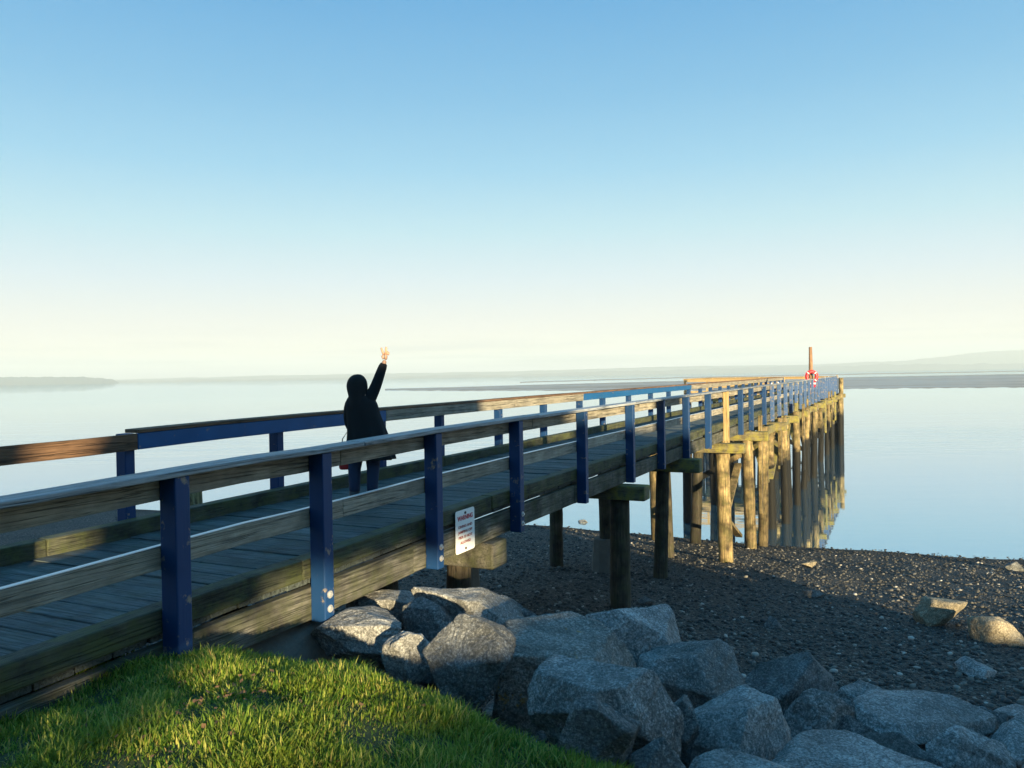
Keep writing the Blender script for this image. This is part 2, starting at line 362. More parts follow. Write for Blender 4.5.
# ------------------------------------------------------------------ rocks
def boulder(name, c, size, mat, seed, rot=0, tilt=0, sub=5, soft=110, rough=.05, flat_top=None, bury=1.0):
    rs = np.random.default_rng(seed)
    import bmesh
    bm = bmesh.new(); bmesh.ops.create_icosphere(bm, subdivisions=sub, radius=1)
    co = np.array([v.co[:] for v in bm.verts]); fc = [[v.index for v in f.verts] for f in bm.faces]; bm.free()
    npl = 15; N = rs.normal(size=(npl, 3)); N /= np.linalg.norm(N, axis=1)[:, None]; H = rs.uniform(.45, .88, npl)
    if flat_top is not None: N[0] = (rs.uniform(-.2, .2), rs.uniform(-.35, 0), 1); N[0] /= np.linalg.norm(N[0]); H[0] = flat_top
    dt = np.clip(co@N.T, 1e-3, None)/H[None]
    rad = 1/(np.sum(dt**soft, axis=1)**(1/soft)+1e-6); rad = np.minimum(rad, 1.25)
    p = co*rad[:, None]
    def fn(p, f, sd):
        o = 0
        for i in range(3):
            a = rs_dirs[(sd+i) % 12]; b = rs_dirs[(sd+i+5) % 12]; o = o+np.sin(p@a*f+i*2)*np.sin(p@b*f*1.3+sd)
        return o/3
    rs_dirs = rs.normal(size=(12, 3)); rs_dirs /= np.linalg.norm(rs_dirs, axis=1)[:, None]
    disp = rough*(fn(p, 3.1, 0)*1.0+fn(p, 7, 3)*.55+fn(p, 15, 6)*.3+fn(p, 31, 2)*.15)
    lay = rs_dirs[1]; disp += rough*.25*np.abs(((p@lay*4.5) % 1)-.5)
    st_ = fn(p, 4.3, 2)*2.2; disp += .028*(np.floor(st_)+np.clip((st_-np.floor(st_))*6, 0, 1)) - .014
    p = p*(1+disp)[:, None]
    p = p/np.array([p[:, 0].max()-p[:, 0].min(), p[:, 1].max()-p[:, 1].min(), p[:, 2].max()-p[:, 2].min()])
    mn = (p.max(0)+p.min(0))/2; p = p-mn
    p[:, 2] = np.where(p[:, 2] < 0, p[:, 2]*bury, p[:, 2]); p = p*np.array(size)
    ca, sa = math.cos(tilt), math.sin(tilt); x, z = p[:, 0].copy(), p[:, 2].copy(); p[:, 0] = x*ca-z*sa; p[:, 2] = x*sa+z*ca
    o = np_mesh(name, p, fc, mat, smooth=True); o.location = c; o.rotation_euler = (0, 0, rot)
    return o
# x0, y0, x1, y1 (pixels), distance, material, seed, tilt, label
ROCKS = [
 (345,589,428,634,7.3,'rock',1,0,.8,'small grey boulder with a sunlit top, under the railing beside the grass'),
 (416,582,524,655,7.0,'rock',12,0,.75,'large rounded grey boulder with a golden sunlit patch, below the warning sign'),
 (314,611,402,655,6.2,'rock',3,0,None,'flat slate blue rock just behind the sunlit grass crest'),
 (384,630,436,674,5.7,'rock',4,0,None,'small low bluish rock between the grass edge and a dark round boulder'),
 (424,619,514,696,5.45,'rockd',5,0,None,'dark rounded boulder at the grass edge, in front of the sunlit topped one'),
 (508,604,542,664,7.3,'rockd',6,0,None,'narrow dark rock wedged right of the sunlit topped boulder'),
 (496,621,634,700,6.0,'rockl',27,0,.62,'broad pale boulder with an orange lichen spot near the middle of the bank'),
 (586,606,684,690,7.0,'rock',18,-.05,None,'peaked boulder standing behind the lichen spotted one, beach side'),
 (640,640,738,730,6.5,'rock',9,-.35,None,'sloping slab descending right from the peaked boulder'),
 (531,661,676,756,4.9,'rock',10,0,.6,'big blocky boulder in front with a steep greenish face above the grass'),
 (664,692,792,776,5.3,'rock',21,-.12,.6,'striated boulder with a pale top sloping right, right of the big blocky boulder'),
 (736,650,838,722,7.1,'rockd',13,-.1,None,'dark angular boulder on the beach side above the striated one'),
 (698,663,742,700,7.8,'rock',14,0,None,'small low stone at the beach edge between two bigger boulders'),
 (773,685,852,752,6.1,'rock',15,0,None,'pointed upright boulder in front of the dark angular one'),
 (826,683,892,742,6.7,'rock',16,0,None,'slanted stone leaning against the pointed boulder on its right'),
 (852,696,992,760,6.2,'rock',33,-.04,.55,'long flat topped slab on the right of the bank'),
 (922,725,1006,785,5.5,'rock',28,-.15,None,'rough tilted boulder in front of the long flat slab'),
 (742,741,942,812,4.7,'rock',40,0,.5,'wide low boulder along the bottom edge of the photo'),
 (978,726,1070,785,5.9,'rock',20,0,.6,'pale boulder at the lower right corner'),
 (992,705,1075,745,6.9,'rock',31,0,.6,'low flat stone at the right edge behind the corner boulder'),
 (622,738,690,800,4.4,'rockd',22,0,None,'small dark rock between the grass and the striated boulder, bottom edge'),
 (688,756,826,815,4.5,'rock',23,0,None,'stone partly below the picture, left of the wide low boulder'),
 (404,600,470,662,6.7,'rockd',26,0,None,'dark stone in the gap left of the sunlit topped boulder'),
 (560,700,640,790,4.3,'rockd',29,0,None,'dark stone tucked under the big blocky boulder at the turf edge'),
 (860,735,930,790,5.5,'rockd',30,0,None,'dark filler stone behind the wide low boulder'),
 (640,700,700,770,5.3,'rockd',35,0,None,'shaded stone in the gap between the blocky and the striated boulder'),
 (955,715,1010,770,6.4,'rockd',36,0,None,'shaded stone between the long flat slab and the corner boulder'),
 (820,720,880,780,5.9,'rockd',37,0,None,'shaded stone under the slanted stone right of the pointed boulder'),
 (1010,755,1100,830,4.9,'rock',38,0,.6,'boulder cut off by the lower right corner of the photo'),
]
for i, (x0, y0, x1, y1, d, mt, sd, tl, ft, lab) in enumerate(ROCKS):
    p0 = at((x0+x1)/2, (y0+y1)/2, d); wd = (x1-x0)*d/F; ht = (y1-y0)*d/F
    dep = wd*.8; phi = math.atan2(CZ-p0.z, d); dep = min(dep, ht*.95/math.sin(phi))
    hh = math.sqrt(max(ht**2-(dep*math.sin(phi))**2, (.4*ht)**2))/math.cos(phi)
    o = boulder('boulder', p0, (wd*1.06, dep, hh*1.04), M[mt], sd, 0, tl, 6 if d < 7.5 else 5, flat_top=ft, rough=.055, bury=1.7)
    tag(o, lab, 'boulder', 'riprap boulders on the bank')
rf = random.Random(5); made = 0; protos = [None]*8
while made < 95:
    r_ = rf.uniform(-1.7, 6.2); d_ = rf.uniform(2.6, 9.2); e_ = float(edge_dist(np.array([r_]), np.array([d_]))[0])
    if not (.35 < e_ < 3.5) or abs(r_) > d_*.75+.4: continue
    sz = rf.uniform(.16, .42)*(1 if e_ < 2.8 else .7); z_ = gz(r_, d_)+sz*.12; kx = made % 8
    if protos[kx] is None:
        o = protos[kx] = boulder('filler_stone', (0, 0, 0), (1, .85, .7), M['rock' if kx % 3 else 'rockd'], 200+kx, sub=4, rough=.06)
    else: o = protos[kx].copy(); col.objects.link(o)
    o.location = (r_, d_, z_); o.scale = (sz, sz, sz); o.rotation_euler = (rf.uniform(-.4, .4), rf.uniform(-.4, .4), rf.uniform(0, 6.28)); made += 1
    tag(o, 'small broken stone wedged between the big boulders of the bank', 'stone', 'filler stones between the riprap boulders')
BEACH_ROCKS = [
 (925,600,984,631,'rocks',51,'pale flat stone lit golden by the sun, left of two on the beach'),
 (981,618,1030,648,'rocks',52,'pale blocky stone lit golden by the sun, at the right edge of the beach'),
 (966,656,1008,681,'rock',53,'grey shaded stone lying alone on the gravel above the riprap'),
 (1006,559,1024,573,'rockd',54,'dark wet stone at the waterline by the right edge'),
 (764,614,783,630,'rockd',55,'small black stone on the gravel above the dark angular boulder'),
 (637,594,654,608,'rockd',56,'small black stone on the gravel just right of the leaning pile'),
 (806,588,826,600,'rockd',57,'small black stone on the gravel near the patch of sunlight'),
 (692,645,712,665,'rockd',58,'small black stone on the gravel behind the sloping slab'),
 (803,563,818,570,'rocks',59,'small pale stone in the sunlit gravel'),
 (1,486,8,492,'rockd',60,'leftmost of the tiny dark rocks on the waterline at the left edge'),
 (9,486,16,492,'rockd',61,'second of the tiny dark rocks on the waterline at the left edge'),
 (18,488,26,493,'rockd',62,'third of the tiny dark rocks on the waterline at the left edge'),
 (578,519,590,527,'rockd',63,'dark rock on the waterline left of the tall front pile'),
 (600,522,612,530,'rockd',64,'dark rock on the waterline hidden partly by the tall front pile'),
 (652,527,662,533,'rockd',65,'dark rock on the waterline beside the pile with the concrete base'),
]
for x0, y0, x1, y1, mt, sd, lab in BEACH_ROCKS:
    p, d = hit((x0+x1)/2, y1-2); wd = (x1-x0)*d/F; ht = (y1-y0)*d/F
    ht = max(ht*.9, wd*.35)
    o = boulder('beach_stone', p+Vector((0, wd*.3, ht*(.4 if mt == 'rocks' else .12))), (wd, wd*.8, ht*1.15), M[mt], sd, 0, 0, 4, rough=.07)
    tag(o, lab, 'stone', 'stones lying on the beach')

# pebbles and shells
def ico():
    import bmesh
    bm = bmesh.new(); bmesh.ops.create_icosphere(bm, subdivisions=1, radius=1); co = np.array([v.co[:] for v in bm.verts]); fc = np.array([[v.index for v in f.verts] for f in bm.faces]); bm.free(); return co, fc
ICO, ICOF = ico()
def scatter(name, n, sampler, smin, smax, flatz, mat):
    r, d = sampler(n); z = ground(r, d); n = len(r)
    s = smin+(smax-smin)*rng.power(.5, n)**2.2
    sx = s*rng.uniform(.7, 1.3, n); sy = s*rng.uniform(.7, 1.3, n); sz = s*flatz*rng.uniform(.6, 1.2, n)
    a = rng.uniform(0, 6.28, n); J = 1+rng.uniform(-.22, .22, (n, len(ICO), 1))
    P = ICO[None]*J*np.stack([sx, sy, sz], 1)[:, None]
    tl = rng.uniform(-.5, .5, n); ca, sa = np.cos(tl)[:, None], np.sin(tl)[:, None]
    x, zz = P[..., 0]*ca-P[..., 2]*sa, P[..., 0]*sa+P[..., 2]*ca; y = P[..., 1]
    ca, sa = np.cos(a)[:, None], np.sin(a)[:, None]
    P = np.stack([x*ca-y*sa+r[:, None], x*sa+y*ca+d[:, None], zz+z[:, None]+sz[:, None]*.3], -1)
    Fc = (ICOF[None]+np.arange(n)[:, None, None]*len(ICO)).reshape(-1, 3)
    return np_mesh(name, P.reshape(-1, 3), Fc, mat)
k = NT('pebble'); isl = k.new('ShaderNodeNewGeometry').outputs['Random Per Island']
c = k.ramp(isl, [(0, (.012, .013, .013)), (.45, (.036, .035, .032)), (.8, (.075, .07, .06)), (.95, (.15, .14, .12)), (.99, (.40, .37, .33))])
zz_ = k.new('ShaderNodeSeparateXYZ'); k.l(k.pos(), zz_.inputs[0])
c = k.mix(k.ramp(k.math('ADD', k.math('MULTIPLY', zz_.outputs[2], 1.6), k.math('MULTIPLY', k.math('SUBTRACT', k.noise(.9, 3, .6, k.pos()), .5), .5)), [(.1, .75), (.3, 0)]), c, (.008, .009, .008))
k.base(c); k.rough(.7); M['pebble'] = k.m
def samp_beach(n):
    # uniform in the visible part of the beach, denser near
    d = 6.5+(31-6.5)*rng.random(n*2)**1.35; u = rng.uniform(-.5, .72, n*2); r = u*d
    ok = (edge_dist(r, d) > 1.6) & (d < shore(r)+.6) & (r < 22)
    r, d = r[ok][:n], d[ok][:n]; return r, d
tag(scatter('beach_pebbles', 70000, samp_beach, .010, .052, .6, M['pebble']), 'dark and pale pebbles and shells covering the beach', 'pebbles', kind='stuff')

# ------------------------------------------------------------------ grass
def grass(name, n, r0, r1, d0, d1, hmin, hmax, mat):
    r = rng.uniform(r0, r1, n); d = rng.uniform(d0, d1, n); e = edge_dist(r, d)
    cl = vnoise(r, d, 5.5, 9)
    keep = (e < .2+.08*np.sin(r*9)) & (np.abs(r) < d*.75+.5) & (rng.random(n) < .80+.30*cl-.55*(vnoise(r, d, 3.1, 14) > 1.05)) & ((r*CT-d*ST) > XN-.35)
    r, d, cl = r[keep], d[keep], cl[keep]; n = len(r); z = ground(r, d)-.01
    tall = rng.random(n)**2.2
    h = (hmin+(hmax-hmin)*tall)*(1+.55*np.clip(cl, -1, 1.5)); w = .0022+.0034*rng.random(n)**1.5
    # lawn is tousled: clumps lean together, each blade bends over
    base_a = 3*vnoise(r, d, 2.3, 4); a = base_a+rng.normal(0, 1.5, n); lean = rng.uniform(.1, 1.15, n)
    dx, dy = np.cos(a), np.sin(a); px, py = -dy, dx
    rows = []
    for s, (f, bend, wf) in enumerate(((0, 0, 1), (.4, .22, .9), (.78, .62, .6), (1.0, 1.05, .05))):
        hx = r+dx*h*lean*bend; hy = d+dy*h*lean*bend; hz = z+h*f*(1-.25*bend*np.clip(lean-.6, 0, 1))
        rows.append(np.stack([hx-px*w*wf, hy-py*w*wf, hz], 1)); rows.append(np.stack([hx+px*w*wf, hy+py*w*wf, hz], 1))
    P = np.stack(rows, 1).reshape(-1, 3); b = (np.arange(n)*8)[:, None, None]
    Fc = (b+np.array([[0, 1, 3, 2], [2, 3, 5, 4], [4, 5, 7, 6]])[None]).reshape(-1, 4)
    return np_mesh(name, P, Fc, mat)
k = NT('grass_blade'); isl = k.new('ShaderNodeNewGeometry').outputs['Random Per Island']
c = k.ramp(isl, [(0, (.03, .10, .012)), (.35, (.12, .23, .025)), (.7, (.32, .38, .05)), (.92, (.52, .48, .14)), (1, (.42, .27, .09))])
c = k.mix(k.ramp(k.noise(2.6, 4, .6, k.pos()), [(.4, 0), (.7, .6)]), c, (.26, .33, .04))
k.base(c); k.rough(.6); k.spec(.25)
tr = k.new('ShaderNodeBsdfTranslucent'); k.l(c, tr.inputs[0]); mx = k.new('ShaderNodeMixShader'); mx.inputs[0].default_value = .5
k.l(k.b.outputs[0], mx.inputs[1]); k.l(tr.outputs[0], mx.inputs[2]); k.l(mx.outputs[0], k.out.inputs[0]); M['grass'] = k.m
tag(grass('grass', 480000, -4.2, 1.9, 1.9, 6.0, .016, .072, M['grass']), 'short uneven green grass on the bank top', 'grass', kind='stuff')
# dead leaves in the grass
def leaves():
    n = 260; cx = np.concatenate([rng.normal(-1.55, .28, n//2), rng.uniform(-3, .4, n-n//2)]); cy = np.concatenate([rng.normal(4.0, .25, n//2), rng.uniform(2.6, 4.6, n-n//2)])
    ok = edge_dist(cx, cy) < -.05; cx, cy = cx[ok], cy[ok]; z = ground(cx, cy)+.035; mb = MB()
    for x, y, zz in zip(cx, cy, z):
        a = random.uniform(0, 6.28); s = random.uniform(.008, .02); u = Vector((math.cos(a), math.sin(a), random.uniform(-.6, .6)))*s; w_ = Vector((-math.sin(a), math.cos(a), random.uniform(-.6, .6)))*s*.6
        p = Vector((x, y, zz)); mb.add([p-u, p+w_, p+u, p-w_], [(0, 1, 2, 3)])
    return mb
tag(leaves().build('dead_leaves', plain('dead_leaf', (.14, .075, .03), .8, 0, .5, 60)), 'tiny brown dead leaves strewn in the grass', 'leaves', kind='stuff')

# ------------------------------------------------------------------ pier
RT, MT, CB, DK, SB = -.497, -.975, -1.36, -1.51, -1.84      # rail top, mid rail top, curb top, deck top, stringer bottom
T_END = 66.0
root = empty('wooden_pier', PW(-5.5, 12, -3.9), -TH)
X0, T0, Z0 = -5.5, 12, -3.9
def L(mb_v):  return mb_v
class PB(MB):   # a mesh in pier coordinates, stored relative to the pier's own origin; follows the slope of the deck
    def __init__(s, follow=True): super().__init__(); s.follow = follow
    def bx(s, x0, x1, t0, t1, z0, z1):
        if not s.follow or t1-t0 < 1.2:
            a, b = (dz(t0), dz(t1)) if s.follow else (0, 0)
            s.box(x0-X0, x1-X0, t0-T0, t1-T0, z0-Z0, z1-Z0, a, b); return
        n = int(math.ceil((t1-t0)/.6)); P = []
        for i in range(n+1):
            t = t0+(t1-t0)*i/n; a = dz(t); P += [(x0-X0, t-T0, z0-Z0+a), (x1-X0, t-T0, z0-Z0+a), (x1-X0, t-T0, z1-Z0+a), (x0-X0, t-T0, z1-Z0+a)]
        fs = [(0, 1, 2, 3), tuple(4*n+k for k in (3, 2, 1, 0))]
        for i in range(n):
            for k in range(4): k2 = (k+1) % 4; fs.append((4*i+k2, 4*i+k, 4*i+4+k, 4*i+4+k2))
        s.add(P, fs)
PV = lambda X, t, z: (X-X0, t-T0, z-Z0)
nposts = [pier_t(x, XN-.06) for x in (175, 321, 434, 517, 583, 631, 662, 687, 709, 727, 741.5, 752, 765)]
nposts = [nposts[0]-2.0]+nposts
while nposts[-1] < T_END-1.4: nposts.append(nposts[-1]+1.95)
fposts = [pier_t(x, XF+.1) for x in (127, 278, 382, 441, 500, 545, 581, 604, 630, 652, 670, 690)]
fposts = [fposts[0]-2.3]+fposts
TF_END = 57.5
while fposts[-1] < TF_END-1.2: fposts.append(fposts[-1]+2.0)
print('nposts', [round(t, 2) for t in nposts]); print('fposts', [round(t, 2) for t in fposts])
TS = 1.0
# deck planks
b = PB(); t = TS; rs = random.Random(3)
while t < T_END:
    w_ = .235; b.bx(XF+.24+rs.uniform(-.01, .01), XN-.21+rs.uniform(-.008, .008), t, t+w_, DK-.065+rs.uniform(-.004, .002), DK+rs.uniform(-.006, .006)); t += w_+rs.uniform(.008, .018)
deck = b.build('deck', M['deck'], root, bevel=.006)
# curbs, stringers, rails: piece by piece
def pieces(t0, t1, step, rs):
    t = t0
    while t < t1-.3:
        e = min(t+step*rs.uniform(.85, 1.1), t1)
        if t1-e < 1: e = t1
        yield t, e; t = e
def flen(x0, x1, z0, z1, t0, t1, name, mat, step=None, bev=.006, jit=.0, seed=1, parts=1):
    rs_ = random.Random(seed); b = PB()
    ks = list(np.arange(t0, t1, 2.0))+[t1]
    if step is None: step = 4.3
    for a, e in pieces(t0, t1, step, rs_):
        j = rs_.uniform(-jit, jit); kk = rs_.uniform(-jit, jit); b.bx(x0+j, x1+j, a+.004, e-.004, z0+kk, z1+kk)
    return b.build(name, mat, root, bevel=bev)
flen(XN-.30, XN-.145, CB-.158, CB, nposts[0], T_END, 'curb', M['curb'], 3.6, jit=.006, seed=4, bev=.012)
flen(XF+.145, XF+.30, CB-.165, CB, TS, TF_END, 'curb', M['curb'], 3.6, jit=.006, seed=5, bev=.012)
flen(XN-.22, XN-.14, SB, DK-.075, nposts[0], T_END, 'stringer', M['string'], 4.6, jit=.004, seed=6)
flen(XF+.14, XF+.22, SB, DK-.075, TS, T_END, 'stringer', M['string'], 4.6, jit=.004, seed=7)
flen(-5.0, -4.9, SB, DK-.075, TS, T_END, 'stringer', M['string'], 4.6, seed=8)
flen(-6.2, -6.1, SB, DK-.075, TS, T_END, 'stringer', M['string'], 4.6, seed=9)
# near side railing: cap board lies on the posts, boards behind the posts
tanr = nposts[10]
flen(XN-.19, XN+.015, RT-.038, RT, nposts[0]-.1, T_END, 'rail_cap', M['cap'], 4.0, jit=.003, seed=10, bev=.006)
flen(XN-.19, XN-.145, RT-.19, RT-.04, nposts[0]-.1, T_END, 'rail_board', M['grey'], 4.0, jit=.003, seed=11)
flen(XN-.19, XN-.145, MT-.14, MT, nposts[0]-.1, T_END, 'rail_board', M['grey'], 4.0, jit=.003, seed=12)
flen(XN-.188, XN-.147, MT+.004, MT+.009, nposts[0]-.1, T_END, 'rail_strip', plain('pale_worn_edge', (.62, .64, .66), .3, .3, .1), 4.0, jit=0, seed=12, bev=0)  # sky glint on the mid rail top, built as a thin pale strip
# far side railing: one board inside the posts under a cap; boards differ in finish
segs = [(fposts[0], fposts[1]+.06, 'red', 'new red brown rail board, unpainted'), (fposts[1]+.06, fposts[3]-.0, 'blueY', 'blue painted rail board'), (fposts[3], fposts[7], 'grey', 'weathered grey rail board'), (fposts[7], fposts[12], 'blueY', 'blue painted rail board'), (fposts[12], TF_END, 'grey', 'weathered grey rail board')]
for a, e, mt, lab in segs:
    for q0, q1 in pieces(a, e, 4.2, random.Random(2)):
        b = PB(); b.bx(XF+.145, XF+.19, q0+.003, q1-.003, RT-.17, RT-.004); o = b.build('rail_board', M[mt], root, bevel=.006); tag(o, lab)
flen(XF-.01, XF+.2, RT-.003, RT+.036, fposts[1]+.06, TF_END, 'rail_cap', M['red'], 4.2, jit=.002, seed=13, bev=.006)
# posts
def post(X, t, top, bot, mat, side, w=.115, bolts=True):
    b = PB(); x0, x1 = (X-.14, X) if side > 0 else (X+.005, X+.145)
    b.bx(x0, x1, t-w/2, t+w/2, bot, top); o = b.build('post', mat, root, bevel=.009)
    if bolts:
        for zz in (DK-.13, SB+.09):
            c = Vector(PV(X, t, zz+dz(t))); s_ = side; m_ = MB(); m_.tube([c-Vector((s_*.01, 0, 0)), c+Vector((s_*.006, 0, 0))], .03, 14); m_.tube([c+Vector((s_*.006, 0, 0)), c+Vector((s_*.022, 0, 0))], .016, 6)
            m_.build('bolt', M['bolt'], o)
    return o
for i, t in enumerate(nposts):
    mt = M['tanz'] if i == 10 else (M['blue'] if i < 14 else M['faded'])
    o = post(XN, t, RT-.04, SB-.01 if i != 1 else SB+.02, mt, 1, bolts=1 < i < 5)
    if i == 10: tag(o, 'bare yellow timber railing post')
for i, t in enumerate(fposts):
    post(XF, t, RT-.002, DK-.3, M['blue'], -1, bolts=False)
# end corner post
post(XN, T_END, RT+.05, SB-.4, M['tanz'], 1, .2, False)

# head platform to the left at the far end
HX = -13.6; H0 = 56.5
b = PB(); t = HX
while t < XF+.05:
    w_ = .235; b.bx(t, t+w_, H0, T_END, DK-.065, DK+rng.uniform(-.005, .005)); t += w_+.012
b.build('head_deck', M['deck'], root)
def hrail(x0, x1, t0, t1, zt, h, name='rail_board', mat='tan'):
    b = PB(); b.bx(x0, x1, t0, t1, zt-h, zt); return b.build(name, M[mat], root, bevel=.006)
for zt in (RT, RT-.42):
    hrail(HX, XF-.02, H0, H0+.05, zt-.04, .20); hrail(HX, XN-.2, T_END-.05, T_END, zt-.04, .18); hrail(HX, HX+.05, H0+.06, T_END-.06, zt-.04, .18)
hrail(HX-.05, XF-.02, H0-.05, H0+.16, RT, .04, 'rail_cap'); hrail(HX-.05, XN-.2, T_END-.16, T_END+.05, RT, .04, 'rail_cap'); hrail(HX-.05, HX+.16, H0+.17, T_END-.17, RT, .04, 'rail_cap')
hrail(HX, XF-.02, H0-.02, H0+.06, CB, .16, 'curb'); hrail(HX, XF-.02, H0-.02, H0+.06, DK-.07, .33, 'stringer'); hrail(HX, XN-.2, T_END-.1, T_END-.06, DK-.07, .33, 'stringer')
for i in range(5):
    x = HX+.08+i*(XF-HX-.3)/4
    b = PB(); b.bx(x-.07, x+.07, H0+.06, H0+.2, SB, RT-.04); b.build('post', M['tanz'], root, bevel=.01)
for i in range(6):
    x = HX+.08+i*(XN-HX-.3)/5
    b = PB(); b.bx(x-.07, x+.07, T_END-.2, T_END-.06, SB, RT-.04); b.build('post', M['tanz'], root, bevel=.01)

# pile bents
def pile(X, t, r, top, base=None, lean=(0, 0), mat='pile'):
    wp = PW(X, t, 0); gzv = gz(wp.x, wp.y)-CZ-.35
    b = PB(); n_ = 12; pts = []; rd = []
    for i in range(n_+1):
        f = i/n_; z = gzv+(top-gzv)*f; pts.append(PV(X+lean[0]*(1-f), t+lean[1]*(1-f), z)); rd.append(r*(1.06-.12*f)*(1+random.uniform(-.03, .03)))
    b.tube(pts, rd, 16, True, .025)
    return b.build('pile', M[mat], root, smooth=True)
def pcap(t, x0=XF-.35, x1=XN+.32, h=.30, w=.32, drop=0, mat='pilecap'):
    b = PB(); b.bx(x0, x1, t-w/2, t+w/2, SB-h-drop, SB-.012-drop); return b.build('pile_cap', M[mat], root, bevel=.02)
def base(X, t, hgt, w):
    wp = PW(X, t, 0); z0 = gz(wp.x, wp.y)-CZ-.3; b = PB(False); n_ = 14
    pts = [PV(X, t, z0+(hgt+.3)*i/4) for i in range(5)]; b.tube(pts, [w*1.12, w*1.08, w*1.03, w, w*.93], 10, True, .05); return b.build('pile_footing', M['concrete'], root, bevel=.02)
bents = [8.0, 12.75, 17.0, 20.9]; t = 25.2
while t < T_END: bents.append(t); t += 4.5
for i, t in enumerate(bents):
    if i == 0:
        pcap(t, x1=XN-.03, w=.36, mat='string'); xs_ = [XF+.3, -5.6, -4.6]
    elif i == 1: pcap(t, x1=XN+.30, h=.25); xs_ = [XF-.02, XN-.2]
    elif i == 2: pcap(t, x1=XN+.25); xs_ = [XF+.1, -5.9, -4.55]
    elif i == 3: pcap(t, x1=XN+.5, h=.26); xs_ = [XF+.1, -5.6, XN-.08]
    else: pcap(t, x1=XN+.35+.2*random.random(), x0=XF-.35); xs_ = [XF+.1, -5.6, XN-.15]
    for j, X in enumerate(xs_):
        r_ = .15 if i < 4 else .17
        if i == 3 and j == 2: r_ = .18
        if i == 1 and j == 1: r_ = .17
        pile(X+random.uniform(-.06, .06), t+random.uniform(-.05, .05), r_, SB-.28+dz(t), lean=(.22*random.uniform(-1, 1), .22*random.uniform(-1, 1)) if i > 3 else (.1*random.uniform(-1, 1), 0), mat='piledark' if i < 3 else random.choice(('pile', 'pile', 'piledark')) if j < 2 else 'pile')
        if (i, j) in ((1, 0), (2, 1)): base(X, t, 1.0 if i == 1 else .75, .30)
    if i >= 4:
        # outer fender pile, wale and diagonal bracing
        if random.random() < .6: pile(XN+.2, t+1.2+random.uniform(-.2, .2), .15, SB+.1*random.random()+.05, lean=(.25*random.uniform(-1, 1), .3*random.uniform(-1, 1)))
        for s_ in (1, -1):
            if random.random() < .6:
                b = PB(); b.beam(PV(XN+.05, t, SB-.45), PV(XF+.2, t+.25*s_, SB-2.3), .07, .2) if s_ > 0 else b.beam(PV(XF+.2, t, SB-.45), PV(XN-.1, t-.2, SB-2.3), .07, .2); b.build('brace', M['pile'], root)
        if i < len(bents)-1 and random.random() < .55:
            b = PB(); b.beam(PV(XN+.06, t, SB-.5), PV(XN+.06, bents[i+1], SB-1.9), .08, .22, (1, 0, 0)); b.build('brace', M['pile'], root)
b = PB(); b.beam(PV(XN-.2, 21.6, SB-2.0), PV(XN-.4, 25.1, SB-3.2), .09, .2, (1, 0, 0)); b.build('brace', M['pile'], root)
b = PB(); b.beam(PV(XN-.2, 21.6, SB-2.2), PV(XN-.4, 25.1, SB-1.0), .09, .2, (1, 0, 0)); b.build('brace', M['pile'], root)
# fender timbers on the outer face of the far half, one heavy wale
b = PB()
for q0, q1 in pieces(25.5, T_END, 4.5, random.Random(8)): b.bx(XN+.003, XN+.12, q0+.01, q1-.01, SB-.32, SB-.05)
b.build('wale', M['pilecap'], root, bevel=.015)
rf = random.Random(21); t = 25.6
while t < 64:
    w_ = rf.uniform(.22, .42); b = PB(); b.bx(XN+.125, XN+.125+rf.uniform(.06, .12), t, t+w_, SB-rf.uniform(1.2, 3.4), SB+rf.choice((-.05, .12, .3, .45))); b.build('fender_plank', rf.choice((M['pile'], M['pile'], M['pilecap'])), root, bevel=.015); t += rf.uniform(1.6, 4.6)
for t in np.arange(26, 62, 3.1):
    b = PB(); a_ = rf.choice((-1, 1)); b.beam(PV(XN-.02, t, SB-1.1-a_*.8), PV(XN-.02, t+rf.uniform(2, 3), SB-1.1+a_*.8), .09, .22, (1, 0, 0)); b.build('brace', M['pilecap'] if rf.random() < .4 else M['pile'], root)
for X in np.linspace(HX+.3, XF-1.2, 5):
    for t in (H0+.35, H0+4.5, T_END-.5): pile(X, t, .17, SB-.28)
for t in (H0+.35, H0+4.5, T_END-.5): pcap(t, HX-.2, XF-.4)
for tt in (T_END-.25, T_END-.75, T_END-1.5): pile(XN+.22, tt, .17, RT-.1 if tt == T_END-.25 else SB+.1)

# abutment block under the landward end, with rubble face
pA = at(268, 622, 6.05)
o = boulder('abutment', (0, 0, 0), (1.0, 1.7, .95), M['concrete'], 71, soft=22, rough=.03, sub=5)
o.parent = root; q = root.matrix_basis.inverted() if False else None
tloc = 4.75; o.location = PV(XN-.55, tloc-.05, SB-.42)
b = PB(False); b.bx(XF+.2, XN-.1, 2.2, 3.0, SB-.75, SB-.08); b.build('sill_beam', M['string'], root, bevel=.02)

# ------------------------------------------------------------------ old timber stub left of the pier
p, d = at(195, 505, 15.0), 15.0
zb = gz(p.x, p.y); top = at(195, 489, 15.0).z
b = MB(); b.tube([(0, 0, -.3), (0.01, 0, (top-zb)*.5), (0, .01, top-zb)], [.15, .14, .13], 12, True, .05)
st = b.build('timber_stub', M['pile'], bevel=.01, loc=(p.x, p.y, zb)); tag(st, 'short sawn off timber post standing just behind the far curb of the pier', 'post')

